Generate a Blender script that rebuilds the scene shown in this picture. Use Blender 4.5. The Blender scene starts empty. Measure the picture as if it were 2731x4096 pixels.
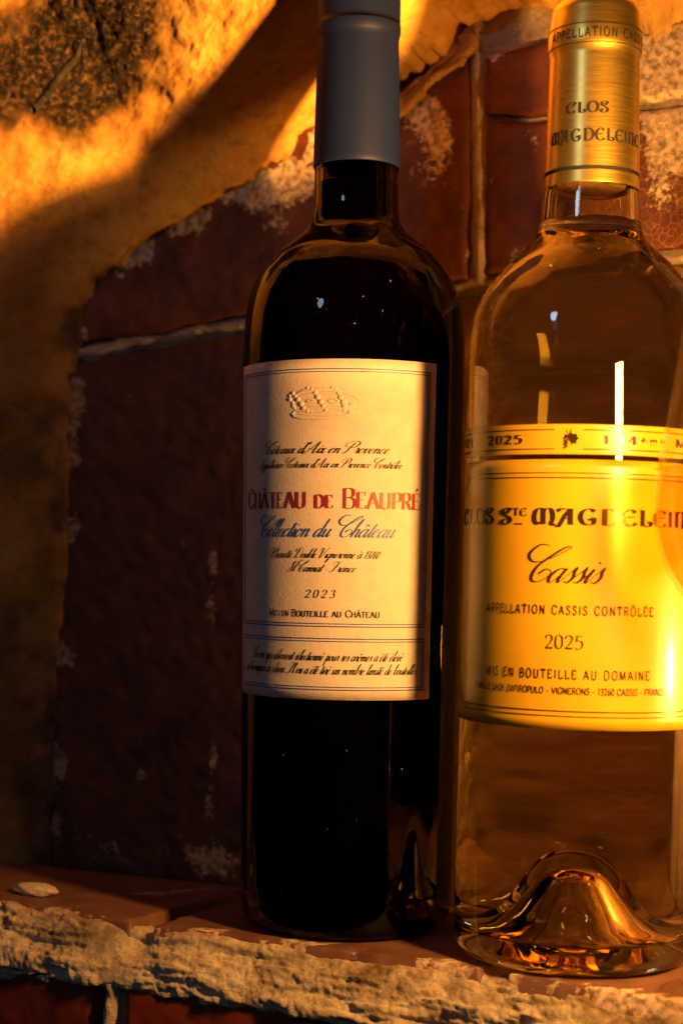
import bpy, math, random
import numpy as np
from math import radians, sin, cos, pi
from mathutils import Matrix, Vector

sc = bpy.context.scene
COL = sc.collection

# ------------------------------------------------------------------ camera
cam_d = bpy.data.cameras.new("camera")
cam = bpy.data.objects.new("camera", cam_d)
COL.objects.link(cam)
ROLL = 1.15
cam.matrix_world = (Matrix.Translation((0, -.6, .1205)) @ Matrix.Rotation(radians(-ROLL), 4, 'Y')
                    @ Matrix.Rotation(radians(90), 4, 'X'))
cam_d.sensor_fit = 'VERTICAL'
cam_d.sensor_height = 36
cam_d.sensor_width = 24
cam_d.lens = 4000 / 2352 * 36
cam_d.shift_y = 124 / 2352
cam_d.clip_start = .01
cam_d.clip_end = 50
cam_d.dof.use_dof = True
cam_d.dof.focus_distance = .563
cam_d.dof.aperture_fstop = 10.5
sc.camera = cam

# ------------------------------------------------------------------ light
w = bpy.data.worlds.new("World")
sc.world = w
w.use_nodes = True
bg = w.node_tree.nodes['Background']
bg.inputs[0].default_value = (.9, .62, .42, 1)
bg.inputs[1].default_value = .003


def area(name, loc, target, sx, sy, power, color, shape='ELLIPSE'):
    d = bpy.data.lights.new(name, 'AREA')
    d.shape = shape
    d.size = sx
    d.size_y = sy
    d.energy = power
    d.color = color
    o = bpy.data.objects.new(name, d)
    COL.objects.link(o)
    o.location = loc
    o.rotation_euler = (Vector(target) - Vector(loc)).to_track_quat('-Z', 'Y').to_euler()
    return o


# warm bulb to the right of the bottles, in front of the wall
area("warm_lamp", (.130, -.200, .165), (-.03, -.03, .08), .017, .064, 1.4, (1, .46, .095), 'RECTANGLE')
# added spot at the bulb's position, only there to brighten the arch
sd = bpy.data.lights.new("arch_fill_spot", 'SPOT')
sd.energy = 22
sd.color = (1, .43, .08)
sd.shadow_soft_size = .007
sd.spot_size = radians(62)
sd.spot_blend = 1
so = bpy.data.objects.new("arch_fill_spot", sd)
COL.objects.link(so)
so.location = (.130, -.200, .165)
so.rotation_euler = (Vector((-.14, .06, .40)) - so.location).to_track_quat('-Z', 'Y').to_euler()
# second warm bulb standing on the ledge beyond the right edge of the photograph
pd = bpy.data.lights.new("ledge_lamp", 'POINT')
pd.energy = 2.2
pd.color = (1, .44, .08)
pd.shadow_soft_size = .010
po = bpy.data.objects.new("ledge_lamp", pd)
COL.objects.link(po)
po.location = (.212, -.090, .085)
# cool window light from the left of the photographer
area("cool_window", (-.62, -.85, .62), (.03, 0, .16), .12, .15, .66, (.50, .72, 1))

sc.view_settings.view_transform = 'Standard'
sc.view_settings.look = 'None'
sc.view_settings.exposure = .28
sc.view_settings.gamma = 1
sc.cycles.max_bounces = 20
sc.cycles.transmission_bounces = 18
sc.cycles.transparent_max_bounces = 16
sc.cycles.glossy_bounces = 6
sc.cycles.diffuse_bounces = 4
sc.cycles.sample_clamp_indirect = 6
sc.cycles.blur_glossy = .3
sc.cycles.use_denoising = True

# ------------------------------------------------------------------ noise
_rng = np.random.RandomState(7)
_perm = _rng.permutation(4096)
_val = _rng.rand(4096) * 2 - 1


def vn(P, scale, seed=0):
    Q = np.asarray(P, float) * scale + seed * 17.31 + 1000
    I = np.floor(Q).astype(int)
    f = Q - I
    f = f * f * f * (f * (f * 6 - 15) + 10)
    out = 0
    for dx in (0, 1):
        wx = f[..., 0] if dx else 1 - f[..., 0]
        for dy in (0, 1):
            wy = f[..., 1] if dy else 1 - f[..., 1]
            for dz in (0, 1):
                wz = f[..., 2] if dz else 1 - f[..., 2]
                h = _perm[(_perm[(_perm[(I[..., 0] + dx) & 4095] + I[..., 1] + dy) & 4095] + I[..., 2] + dz) & 4095]
                out = out + wx * wy * wz * _val[h]
    return out


def fbm(P, scale, octv=4, seed=0, gain=.5):
    a, s, o = 1., 0., 0
    t = 0
    for k in range(octv):
        t = t + a * vn(P, scale * 2.03 ** k, seed + k)
        s += a
        a *= gain
    return t / s


def sstep(a, b, x):
    t = np.clip((x - a) / (b - a), 0, 1)
    return t * t * (3 - 2 * t)


# ------------------------------------------------------------------ object helpers
def link(name, me, mat=None, parent=None, smooth=True):
    o = bpy.data.objects.new(name, me)
    COL.objects.link(o)
    if mat is not None:
        for m in (mat if isinstance(mat, (list, tuple)) else [mat]):
            me.materials.append(m)
    if parent is not None:
        o.parent = parent
    if smooth:
        me.polygons.foreach_set('use_smooth', [True] * len(me.polygons))
    return o


def mesh(name, V, Fc):
    me = bpy.data.meshes.new(name)
    me.from_pydata([tuple(v) for v in V], [], [tuple(f) for f in Fc])
    me.update()
    return me


def thing(name, label, cat, loc=(0, 0, 0), group=None):
    o = bpy.data.objects.new(name, None)
    o.empty_display_size = .02
    COL.objects.link(o)
    o.location = loc
    o['label'] = label
    o['category'] = cat
    if group:
        o['group'] = group
    return o


def grid_faces(nu, nv, closed_u=False, off=0):
    i = np.arange(nu if closed_u else nu - 1)
    j = np.arange(nv - 1)
    I, J = np.meshgrid(i, j, indexing='ij')
    I2 = (I + 1) % nu
    return (np.stack([I * nv + J, I2 * nv + J, I2 * nv + J + 1, I * nv + J + 1], -1).reshape(-1, 4) + off)


def grid_obj(name, P, mat, parent, flip=False, attrs=None, displace=None):
    nu, nv = P.shape[:2]
    if displace is not None:
        n = np.cross(np.gradient(P, axis=0), np.gradient(P, axis=1))
        n /= np.linalg.norm(n, axis=-1, keepdims=True) + 1e-12
        if flip:
            n = -n
        P = P + n * displace[..., None]
    f = grid_faces(nu, nv)
    if flip:
        f = f[:, ::-1]
    me = mesh(name, P.reshape(-1, 3), f)
    for k, a in (attrs or {}).items():
        at = me.attributes.new(k, 'FLOAT', 'POINT')
        at.data.foreach_set('value', np.asarray(a, np.float32).reshape(-1))
    return link(name, me, mat, parent)


def catmull(pts, n, closed=False):
    p = np.asarray(pts, float)
    m = len(p)
    out = []
    segs = m if closed else m - 1
    for i in range(segs):
        if closed:
            a, b, c, d = p[(i - 1) % m], p[i], p[(i + 1) % m], p[(i + 2) % m]
        else:
            a, b, c = p[max(i - 1, 0)], p[i], p[i + 1]
            d = p[min(i + 2, m - 1)]
        for k in range(n):
            t = k / n
            out.append(.5 * ((2 * b) + (c - a) * t + (2 * a - 5 * b + 4 * c - d) * t * t + (3 * b - a - 3 * c + d) * t ** 3))
    out.append(p[0] if closed else p[-1])
    return np.array(out)


def resample(P, n):
    P = np.asarray(P, float)
    d = np.r_[0, np.cumsum(np.linalg.norm(np.diff(P, axis=0), axis=1))]
    t = np.linspace(0, d[-1], n)
    return np.stack([np.interp(t, d, P[:, k]) for k in range(P.shape[1])], 1)


def lathe(name, prof, mat, parent, seg=112, sub=4, smooth=0):
    pr = catmull(prof, sub) if sub > 1 else np.array(prof)
    if smooth:
        L_ = np.linalg.norm(np.diff(np.array(prof, float), axis=0), axis=1).sum()
        pr = resample(np.array(prof, float), int(L_ / .0006))
        for _ in range(smooth):
            pr[1:-1] = pr[1:-1] * .5 + (pr[:-2] + pr[2:]) * .25
    pr[:, 0] = np.maximum(pr[:, 0], 0)
    a = np.arange(seg) / seg * 2 * pi
    P = np.stack([np.outer(np.sin(a), pr[:, 0]), -np.outer(np.cos(a), pr[:, 0]), np.outer(np.ones(seg), pr[:, 1])], -1)
    f = grid_faces(seg, len(pr), True)
    me = mesh(name, P.reshape(-1, 3), f)
    o = link(name, me, mat, parent)
    import bmesh
    bm = bmesh.new()
    bm.from_mesh(me)
    bmesh.ops.remove_doubles(bm, verts=bm.verts, dist=1e-6)
    bm.to_mesh(me)
    bm.free()
    return o


# ------------------------------------------------------------------ materials
class MT:
    def __init__(self, name, **kw):
        self.m = bpy.data.materials.new(name)
        self.m.use_nodes = True
        self.nt = self.m.node_tree
        self.b = self.nt.nodes['Principled BSDF']
        self.out = self.nt.nodes['Material Output']
        self.set(**kw)

    def set(self, **kw):
        for k, v in kw.items():
            k = k.replace('_', ' ')
            self.b.inputs[k].default_value = v

    def n(self, typ, **kw):
        nd = self.nt.nodes.new(typ)
        for k, v in kw.items():
            if hasattr(nd, k):
                setattr(nd, k, v)
        return nd

    def l(self, a, b):
        self.nt.links.new(a, b)

    def pos(self, scale=(1, 1, 1), obj=False):
        mp = self.n('ShaderNodeMapping')
        mp.inputs['Scale'].default_value = scale
        if obj:
            self.l(self.n('ShaderNodeTexCoord').outputs['Object'], mp.inputs[0])
        else:
            self.l(self.n('ShaderNodeNewGeometry').outputs['Position'], mp.inputs[0])
        return mp.outputs[0]

    def noise(self, vec, scale, detail=6, rough=.6, dist=0):
        nd = self.n('ShaderNodeTexNoise')
        nd.inputs['Scale'].default_value = scale
        nd.inputs['Detail'].default_value = detail
        nd.inputs['Roughness'].default_value = rough
        nd.inputs['Distortion'].default_value = dist
        self.l(vec, nd.inputs['Vector'])
        return nd.outputs['Fac']

    def ramp(self, fac, stops):
        r = self.n('ShaderNodeValToRGB')
        e = r.color_ramp.elements
        while len(e) < len(stops):
            e.new(.5)
        for el, (p, c) in zip(e, stops):
            el.position = p
            el.color = (*c, 1) if hasattr(c, '__len__') else (c, c, c, 1)
        self.l(fac, r.inputs[0])
        return r.outputs[0]

    def math(self, op, a, b=None, c=None):
        nd = self.n('ShaderNodeMath', operation=op)
        for i, v in enumerate((a, b, c)):
            if v is None:
                continue
            if isinstance(v, (int, float)):
                nd.inputs[i].default_value = v
            else:
                self.l(v, nd.inputs[i])
        return nd.outputs[0]

    def mix(self, f, a, b, blend='MIX'):
        nd = self.n('ShaderNodeMix', data_type='RGBA', blend_type=blend)
        for s, v in ((nd.inputs[0], f), (nd.inputs[6], a), (nd.inputs[7], b)):
            if isinstance(v, (int, float)):
                s.default_value = v
            elif isinstance(v, tuple):
                s.default_value = (*v, 1)
            else:
                self.l(v, s)
        return nd.outputs[2]

    def attr(self, name):
        a = self.n('ShaderNodeAttribute')
        a.attribute_name = name
        return a.outputs['Fac']

    def bump(self, h, strength=.5, dist=.001, prev=None):
        b = self.n('ShaderNodeBump')
        b.inputs['Strength'].default_value = strength
        b.inputs['Distance'].default_value = dist
        self.l(h, b.inputs['Height'])
        if prev is not None:
            self.l(prev, b.inputs['Normal'])
        return b.outputs[0]

    def base(self, s):
        self.l(s, self.b.inputs['Base Color'])

    def normal(self, s):
        self.l(s, self.b.inputs['Normal'])


def brick_mat(name, dark, light, flake, rough):
    t = MT(name, Roughness=rough)
    t.b.inputs['Specular IOR Level'].default_value = .3
    p = t.pos()
    n1 = t.noise(p, 60, 8, .62)
    rnd = t.n('ShaderNodeObjectInfo').outputs['Random']
    c = t.ramp(n1, [(.32, dark), (.7, light)])
    c = t.mix(t.math('MULTIPLY', rnd, .35), c, tuple(x * .55 for x in dark))
    # flaking white wash: density per vertex, edges from fine noise
    fn = t.noise(p, 330, 10, .78, .3)
    d = t.attr('flake')
    fm = t.ramp(t.math('ADD', t.math('SUBTRACT', fn, .5), d), [(.25, 0.), (.31, 1.)])
    fc = t.ramp(t.noise(p, 420, 5, .6), [(.36, tuple(x * .30 for x in flake)), (.6, flake)])
    c = t.mix(fm, c, fc)
    # fine craze lines in the glaze
    v = t.n('ShaderNodeTexVoronoi', feature='DISTANCE_TO_EDGE')
    v.inputs['Scale'].default_value = 300
    vm = t.n('ShaderNodeVectorMath', operation='ADD')
    nn = t.n('ShaderNodeTexNoise')
    nn.inputs['Scale'].default_value = 70
    t.l(p, nn.inputs['Vector'])
    sc_ = t.n('ShaderNodeVectorMath', operation='SCALE')
    sc_.inputs[3].default_value = .012
    t.l(nn.outputs['Color'], sc_.inputs[0])
    t.l(p, vm.inputs[0])
    t.l(sc_.outputs[0], vm.inputs[1])
    t.l(vm.outputs[0], v.inputs['Vector'])
    craze = t.math('MULTIPLY', t.ramp(v.outputs['Distance'], [(.0, 1.), (.045, 0.)]), t.attr('craze'))
    c = t.mix(t.math('MULTIPLY', craze, .55), c, (.45, .22, .1))
    t.base(c)
    t.l(t.math('ADD', t.math('MULTIPLY', fm, .4), t.math('ADD', rough - .08, t.math('MULTIPLY', n1, .16))), t.b.inputs['Roughness'])
    h = t.math('ADD', t.math('MULTIPLY', n1, .5), t.math('MULTIPLY', fm, t.math('ADD', .5, t.math('MULTIPLY', fn, .8))))
    nb = t.bump(h, .3, .0007)
    t.normal(t.bump(t.noise(p, 900, 3, .6), .22, .0004, nb))
    return t.m


M = {}
M['brick_wall'] = brick_mat('dark_red_glazed_brick', (.050, .015, .008), (.15, .046, .018), (.40, .26, .15), .62)
M['brick_washed'] = brick_mat('whitewashed_red_brick', (.060, .017, .008), (.20, .058, .020), (.70, .52, .33), .62)
M['brick_brown'] = brick_mat('brown_glazed_brick', (.085, .036, .013), (.16, .075, .026), (.55, .38, .2), .6)
M['brick_face'] = brick_mat('ox_red_painted_brick', (.13, .018, .010), (.20, .034, .016), (.40, .24, .13), .45)
M['brick_top'] = brick_mat('dusty_red_brick', (.085, .034, .023), (.18, .080, .052), (.46, .32, .23), .5)

# mortar: pale lime, sandy
t = MT('sandy_lime_mortar', Roughness=.92)
p = t.pos()
n1 = t.noise(p, 120, 8, .65)
c = t.ramp(n1, [(.28, (.32, .22, .135)), (.45, (.68, .53, .36)), (.7, (.86, .71, .53))])
c = t.mix(t.ramp(t.noise(p, 700, 5, .75), [(.42, 0.), (.62, .5)]), c, (.32, .21, .115))
c = t.mix(t.ramp(t.noise(p, 48, 6, .7), [(.52, 0.), (.66, .5)]), c, (.26, .16, .085))
moss = t.math('MULTIPLY', t.attr('ochre'), t.ramp(t.noise(p, 150, 6, .7), [(.36, .25), (.58, 1.)]))
c = t.mix(moss, c, t.ramp(t.noise(p, 700, 3, .7), [(.3, (.055, .026, .006)), (.7, (.22, .115, .018))]))
redm = t.attr('red')
c = t.mix(redm, c, (.30, .055, .02))
t.base(c)
nb = t.bump(t.noise(p, 420, 9, .8), .8, .0022)
t.normal(t.bump(t.noise(p, 1100, 4, .7), .8, .0012, nb))
M['mortar'] = t.m

# plaster, old ochre lime wash
t = MT('old_ochre_plaster', Roughness=.9)
t.b.inputs['Specular IOR Level'].default_value = .2
p = t.pos()
n1 = t.noise(p, 28, 8, .6)
c = t.ramp(n1, [(.3, (.55, .24, .045)), (.5, (.74, .37, .075)), (.72, (.84, .54, .14))])
c = t.mix(t.ramp(t.noise(p, 170, 6, .7), [(.5, 0.), (.72, .6)]), c, (.30, .12, .03))
c = t.mix(t.attr('grime_shade'), c, t.ramp(t.noise(p, 90, 6, .7), [(.35, (.035, .022, .012)), (.7, (.20, .115, .045))]))  # mask holds edge grime plus the dimness painted into the low plaster
c = t.mix(t.attr('stone'), c, t.ramp(t.noise(p, 430, 7, .72), [(.42, (.008, .007, .007)), (.52, (.05, .03, .016)), (.70, (.34, .18, .06))]))
t.base(c)
nb = t.bump(t.noise(p, 190, 9, .7), .8, .003)
nb = t.bump(t.math('MULTIPLY', t.noise(p, 300, 6, .75), t.math('ADD', .12, t.attr('stone'))), .8, .004, nb)
t.normal(nb)
M['plaster'] = t.m

# label papers
t = MT('textured_cream_paper', Roughness=.72)
p = t.pos()
t.base(t.ramp(t.noise(p, 200, 4, .6), [(.3, (.41, .335, .305)), (.7, (.47, .39, .355))]))
nb = t.bump(t.noise(p, 1300, 4, .55, .4), .26, .0006)
t.normal(nb)
M['paper'] = t.m
t = MT('satin_yellow_paper', Roughness=.34)
t.b.inputs['Coat Weight'].default_value = .25
t.b.inputs['Coat Roughness'].default_value = .12
t.base(t.ramp(t.noise(t.pos(), 60, 3, .6), [(.3, (.38, .215, .006)), (.7, (.42, .24, .008))]))
M['yellow'] = t.m


def plain(name, col, rough=.5, metal=0., coat=0., bumps=None):
    t = MT(name, Roughness=rough, Metallic=metal)
    t.b.inputs['Coat Weight'].default_value = coat
    p = t.pos()
    t.base(t.ramp(t.noise(p, 240, 4, .6), [(.3, tuple(x * .88 for x in col)), (.7, col)]))
    if bumps:
        t.normal(t.bump(t.noise(p, bumps[0], 4, .6), bumps[1], .0005))
    return t.m


M['ink_black'] = plain('black_ink', (.008, .007, .007), .6)
M['ink_black'].node_tree.nodes['Principled BSDF'].inputs['Specular IOR Level'].default_value = .2
M['ink_blue'] = plain('blue_ink', (.012, .055, .30), .5)
M['ink_red'] = plain('red_foil_ink', (.19, .005, .008), .5, .1)
M['ink_brown'] = plain('dark_brown_gloss_ink', (.022, .012, .008), .22, .0, .4)
M['capsule_slate'] = plain('matte_slate_blue_foil', (.0036, .0070, .036), .5, 0., 0, (2500, .12))
M['capsule_slate'].node_tree.nodes['Principled BSDF'].inputs['Specular IOR Level'].default_value = .1
t = MT('brushed_gold_foil', Roughness=.34, Metallic=1.)
p = t.pos((1, 1, .06))
t.base(t.ramp(t.noise(t.pos(), 90, 4, .6), [(.3, (.80, .54, .11)), (.7, (.90, .63, .15))]))
pz = t.pos((.15, .15, 3))
t.l(t.math('ADD', .27, t.math('MULTIPLY', t.noise(pz, 700, 3, .6), .14)), t.b.inputs['Roughness'])
t.normal(t.bump(t.noise(pz, 900, 3, .6), .06, .0004))
M['gold'] = t.m
M['cork'] = plain('cork', (.42, .25, .12), .8, 0, 0, (600, .4))
M['root'] = plain('dry_brown_root', (.012, .007, .004), .8, 0, 0, (800, .5))

# clear glass
t = MT('clear_bottle_glass', Roughness=0., IOR=1.5, Transmission_Weight=1.)
t.b.inputs['Base Color'].default_value = (1, .98, .72, 1)
M['clear'] = t.m
# dark bottle glass with dust specks
t = MT('dark_olive_bottle_glass', Roughness=.015, IOR=1.27, Transmission_Weight=1.)
t.b.inputs['Base Color'].default_value = (.17, .125, .04, 1)
p = t.pos(obj=True)
v = t.n('ShaderNodeTexVoronoi')
v.inputs['Scale'].default_value = 340
t.l(p, v.inputs['Vector'])
sep = t.n('ShaderNodeSeparateColor')
t.l(v.outputs['Color'], sep.inputs[0])
speck = t.math('MULTIPLY', t.math('LESS_THAN', v.outputs['Distance'], .042), t.math('GREATER_THAN', sep.outputs[0], .80))
dust = t.n('ShaderNodeBsdfDiffuse')
dust.inputs[0].default_value = (.75, .68, .6, 1)
mx = t.n('ShaderNodeMixShader')
t.l(speck, mx.inputs[0])
t.l(t.b.outputs[0], mx.inputs[1])
t.l(dust.outputs[0], mx.inputs[2])
t.l(mx.outputs[0], t.out.inputs['Surface'])
M['dark_glass'] = t.m


def liquid(name, ior, volcol=None, dens=0., tint=(1, 1, 1)):
    t = MT(name, Roughness=0., IOR=ior, Transmission_Weight=1.)
    t.b.inputs['Base Color'].default_value = (*tint, 1)
    if volcol:
        v = t.n('ShaderNodeVolumeAbsorption')
        v.inputs['Color'].default_value = (*volcol, 1)
        v.inputs['Density'].default_value = dens
        t.l(v.outputs[0], t.out.inputs['Volume'])
    return t.m


M['amber_side'] = liquid('amber_wine_against_glass', .9, (.99, .84, .08), 13)
M['amber_top'] = liquid('amber_wine_surface', 1.34, (.99, .84, .08), 13)
t = MT('dark_red_wine', Roughness=.3, Specular_IOR_Level=0.)
t.b.inputs['Base Color'].default_value = (.0025, .0010, .0006, 1)
M['red_wine'] = t.m

# thin blown glass: straight-through transmission plus mirror reflection
def thin(name, tint, refl_ior):
    t = MT(name)
    tr = t.n('ShaderNodeBsdfTransparent')
    tr.inputs[0].default_value = (*tint, 1)
    gl = t.n('ShaderNodeBsdfGlossy')
    gl.inputs['Roughness'].default_value = .01
    lw = t.n('ShaderNodeLayerWeight')
    lw.inputs['Blend'].default_value = .5
    fr = t.math('ADD', refl_ior, t.math('MULTIPLY', t.math('POWER', lw.outputs['Facing'], 5), .5 - refl_ior))
    mx = t.n('ShaderNodeMixShader')
    t.l(fr, mx.inputs[0])
    t.l(tr.outputs[0], mx.inputs[1])
    t.l(gl.outputs[0], mx.inputs[2])
    t.l(mx.outputs[0], t.out.inputs['Surface'])
    return t.m


M['thin_glass'] = thin('thin_blown_glass', (.985, .975, .95), .035)
M['glass_wine'] = thin('amber_wine_in_glass', (1, .83, .40), .004)

# ------------------------------------------------------------------ geometry of the place
# camera-calibrated helper: where a sight line of the photograph meets a given depth / the wall / the lip of the ledge
RR = radians(ROLL)


def sight(x, y):
    u, v = x - 784., 1300. - y
    return (u * cos(RR) - v * sin(RR)) / 4000, (u * sin(RR) + v * cos(RR)) / 4000


def at_depth(x, y, D):
    a, b = sight(x, y)
    return np.array([a * D, D - .6, .1205 + b * D])


ALPHA = math.atan(.4156)
CA, SA = cos(ALPHA), sin(ALPHA)


def on_wall(x, y):
    a, b = sight(x, y)
    D = (.6447 + .075 * .1205) / (1 + .4156 * a - .075 * b)
    return a * D / CA, .1205 + b * D          # s along the wall, z


def wall_pt(s, z, out=0.):
    return np.stack([s * CA - out * SA, .0447 - s * SA + .075 * z - out * CA, z + 0 * s], -1)


# ------------------------------------------------------------------ brick wall
wall = thing('brick_wall', 'dark red glazed brick wall with flaking whitewash behind the bottles', 'wall', (0, 0, 0))


def wall_brick(s0, s1, zb, zt, seed, thick=.0, flake=None, parent=None, mat=None, craze=None, res=.0011, amp=.0007):
    """zb, zt: functions of s. A brick face with worn, uneven edges and real sides."""
    nu = max(8, int((s1 - s0) / res))
    zh = float(zt((s0 + s1) / 2) - zb((s0 + s1) / 2))
    nv = max(8, int(zh / res))
    S = np.linspace(s0, s1, nu)
    V = np.linspace(0, 1, nv)
    SS, VV = np.meshgrid(S, V, indexing='ij')
    ZZ = zb(SS) + (zt(SS) - zb(SS)) * VV
    base = np.stack([SS, ZZ, 0 * SS + seed], -1)
    SS = SS + .0018 * fbm(base, 80, 4, seed + 1) * 1
    ZZ = ZZ + .0018 * fbm(base, 90, 3, seed + 5)
    e = np.minimum.reduce([SS - s0, s1 - SS, ZZ - zb(SS), zt(SS) - ZZ])
    e = e + .0012 * fbm(base, 160, 3, seed + 9)
    out = thick + amp * fbm(base, 45, 4, seed + 3) + .0005 * fbm(base, 220, 3, seed + 4)
    out = out - .0022 * (1 - sstep(0, .0026, e))
    border = np.zeros_like(out)
    border[0, :] = border[-1, :] = 1
    border[:, 0] = border[:, -1] = 1
    out = out - .007 * border
    P = wall_pt(SS, ZZ, out)
    fl = flake(SS, ZZ, base) if flake else 0 * SS
    cz = craze(SS, ZZ) if craze else 0 * SS
    return grid_obj('brick', P, mat or M['brick_wall'], parent or wall, flip=True, attrs={'flake': fl, 'craze': cz})


def blob(s, z, x, y, rx, ry=None):
    """soft density around the photograph point (x, y) on the wall, radii in metres"""
    ry = ry or rx
    bs, bz = on_wall(x, y)
    return np.exp(-((s - bs) / rx) ** 2 - ((z - bz) / ry) ** 2)


js = np.array([-.30, -.108, -.041, .050, .122, .35])
jz = np.array([.186, .2055, .2145, .2245, .232, .250])
joint = lambda s: np.interp(s, js, jz)
top2 = lambda s: np.interp(s, [-.3, .05, .067, .12, .35], [.302, .3115, .3145, .318, .326])


Bpx = [(118, 2025), (128, 1750), (140, 1500), (150, 1200), (165, 900), (190, 760), (225, 680), (330, 585), (480, 495), (600, 415), (720, 315), (900, 205), (1000, 125), (1090, 45), (1250, 14), (1400, 40), (1500, 100), (1600, 55), (1800, 30)]


def near_arch(s, z):
    """worn smears of plaster on the brick, thinning out from the arch's edge"""
    pts = resample(np.array([on_wall(*q) for q in Bpx]), 140)
    d = np.full(s.shape, 9.)
    for a, b_ in pts:
        d = np.minimum(d, (s - a) ** 2 + (z - b_) ** 2)
    d = np.sqrt(d)
    q = np.stack([s, z, 0 * s], -1)
    return .50 * np.exp(-(d / .0085) ** 2) * (.55 + 1.2 * fbm(q, 75, 4, 77))


def fl_lower(s, z, b):
    d = -.05 + .22 * fbm(b, 30, 4, 40) + near_arch(s, z) + .36 * sstep(.125, .17, s)
    for x, y, rx, ry, a in ((490, 1290, .0025, .009, .40), (485, 1400, .004, .007, .36), (490, 1745, .0028, .010, .46), (480, 1850, .003, .007, .34),
                            (325, 1780, .003, .004, .42), (300, 930, .004, .018, .30), (345, 900, .003, .012, .22), (420, 1960, .018, .012, .22),
                            (500, 1990, .012, .01, .24), (240, 1560, .004, .005, .25), (420, 1250, .002, .003, .3), (250, 1950, .02, .008, .26),
                            (1400, 1750, .006, .004, .42), (1330, 1500, .01, .01, .2), (1450, 1350, .01, .02, .2), (1520, 720, .01, .012, .1)):
        d = d + a * blob(s, z, x, y, rx, ry)
    return d


def fl_upper(s, z, b):
    d = -.05 + .22 * fbm(b, 36, 4, 60) + near_arch(s, z) + .36 * sstep(.135, .18, s)
    for x, y, rx, ry, a in ((1530, 150, .012, .010, .45), (1560, 250, .014, .020, .42), (1500, 200, .009, .016, .40), (1550, 360, .012, .014, .32), (1505, 430, .005, .006, .16),
                            (1520, 480, .012, .006, .2), (1225, 330, .004, .012, .26), (1130, 130, .006, .006, .24), (1210, 420, .003, .006, .25),
                            (1130, 410, .003, .004, .3), (1080, 590, .006, .005, .3), (1190, 590, .006, .004, .26), (1130, 550, .003, .003, .25),
                            (1060, 470, .006, .010, .22), (975, 260, .011, .012, .42), (1015, 330, .007, .012, .34), (960, 400, .010, .010, .26), (650, 440, .014, .010, .45), (700, 400, .01, .01, .35), (640, 520, .008, .006, .3), (1000, 450, .01, .01, .12), (1150, 210, .004, .010, .2)):
        d = d + a * blob(s, z, x, y, rx, ry)
    return d


cr = lambda s, z: sstep(.085, .115, s) * sstep(.33, .24, z) * 1.0
zz0 = lambda s: 0 * s - .004
JT = .0023
lowb = [(-.150, -.0035), (-.0005, .130), (.1325, .25)]
for i, (a, b_) in enumerate(lowb):
    wall_brick(a, b_, zz0, lambda s: joint(s) - JT, 11 + i, flake=fl_lower, craze=cr, thick=.0004 * i, mat=M['brick_brown'] if i == 1 else None)
vs, _ = on_wall(1095, 330)
split = lambda s: np.interp(s, [vs, vs + .016, vs + .03, .2], [.2895, .2868, .2864, .290])
wall_brick(-.16, vs - .0024, lambda s: joint(s) + JT, top2, 21, flake=fl_upper, mat=M['brick_washed'])
wall_brick(vs + .0022, .205, lambda s: joint(s) + JT, lambda s: split(s) - .0004, 22, flake=fl_upper, craze=cr, thick=-.0008, mat=M['brick_washed'])
wall_brick(vs + .0022, .205, lambda s: split(s) + .0002, top2, 23, flake=fl_upper, thick=.0006, mat=M['brick_washed'])
wall_brick(.2095, .33, lambda s: joint(s) + JT, top2, 24, flake=fl_upper, mat=M['brick_washed'])

# mortar bed, standing slightly proud in the joints
S = np.linspace(-.16, .30, 400)
Z = np.linspace(-.004, .330, 290)
SS, ZZ = np.meshgrid(S, Z, indexing='ij')
b = np.stack([SS, ZZ, 0 * SS], -1)
jd = np.abs(ZZ - joint(SS) + .0030 * fbm(b, 70, 3, 2))
vd = np.where(ZZ > joint(SS), np.abs(SS - vs + (ZZ - .27) * .035 + .0012 * fbm(b, 70, 3, 3)), 1)
prox = np.maximum(np.exp(-(jd / .0030) ** 2), np.exp(-(vd / .0034) ** 2))
prox = np.maximum(prox, np.exp(-(np.where(ZZ < joint(SS), np.abs(SS + .002), 1) / .002) ** 2))
prox = np.maximum(prox, np.exp(-(np.where(ZZ < joint(SS), np.abs(SS - .1312), 1) / .002) ** 2))
out = -.0042 + prox * (.0036 + .0022 * fbm(b, 60, 3, 8)) + .0008 * fbm(b, 240, 4, 9)
grid_obj('mortar', wall_pt(SS, ZZ, out), M['mortar'], wall, flip=True,
         attrs={'ochre': np.clip(.10 + .6 * fbm(b, 40, 3, 5), 0, 1), 'red': 0 * SS})


# broken plaster flakes clinging to the wall beside the arch
def flake_slab(poly, thick, seed, name='plaster_flake', grime_shade=.3):
    pts = np.array([on_wall(*q) for q in poly])
    ring = resample(np.vstack([pts, pts[:1]]), 150)[:-1]
    c = ring.mean(0)
    n3 = np.c_[ring, np.zeros(len(ring))]
    ring = ring + .0022 * np.stack([fbm(n3, 260, 4, seed, .7), fbm(n3, 260, 4, seed + 4, .7)], 1)
    rows = []
    for k, (sc_, o) in enumerate([(1.01, -.004), (1.0, thick * .6), (.985, thick * .95), (.9, thick), (.70, thick * 1.05), (.5, thick * 1.05), (.3, thick), (.1, thick), (.0, thick)]):
        r = c + (ring - c) * sc_
        q = np.c_[r, np.full(len(r), k * .001)]
        rows.append(wall_pt(r[:, 0], r[:, 1], o + (.0016 * fbm(q, 200, 5, seed + 7, .7) if k > 1 else 0)))
    P = np.array(rows)
    P = np.concatenate([P, P[:, :1]], 1)
    g = np.full(P.shape[:2], grime_shade)
    return grid_obj(name, P, M['plaster'], wall, attrs={'grime_shade': g, 'stone': 0 * g}, flip=False)


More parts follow.
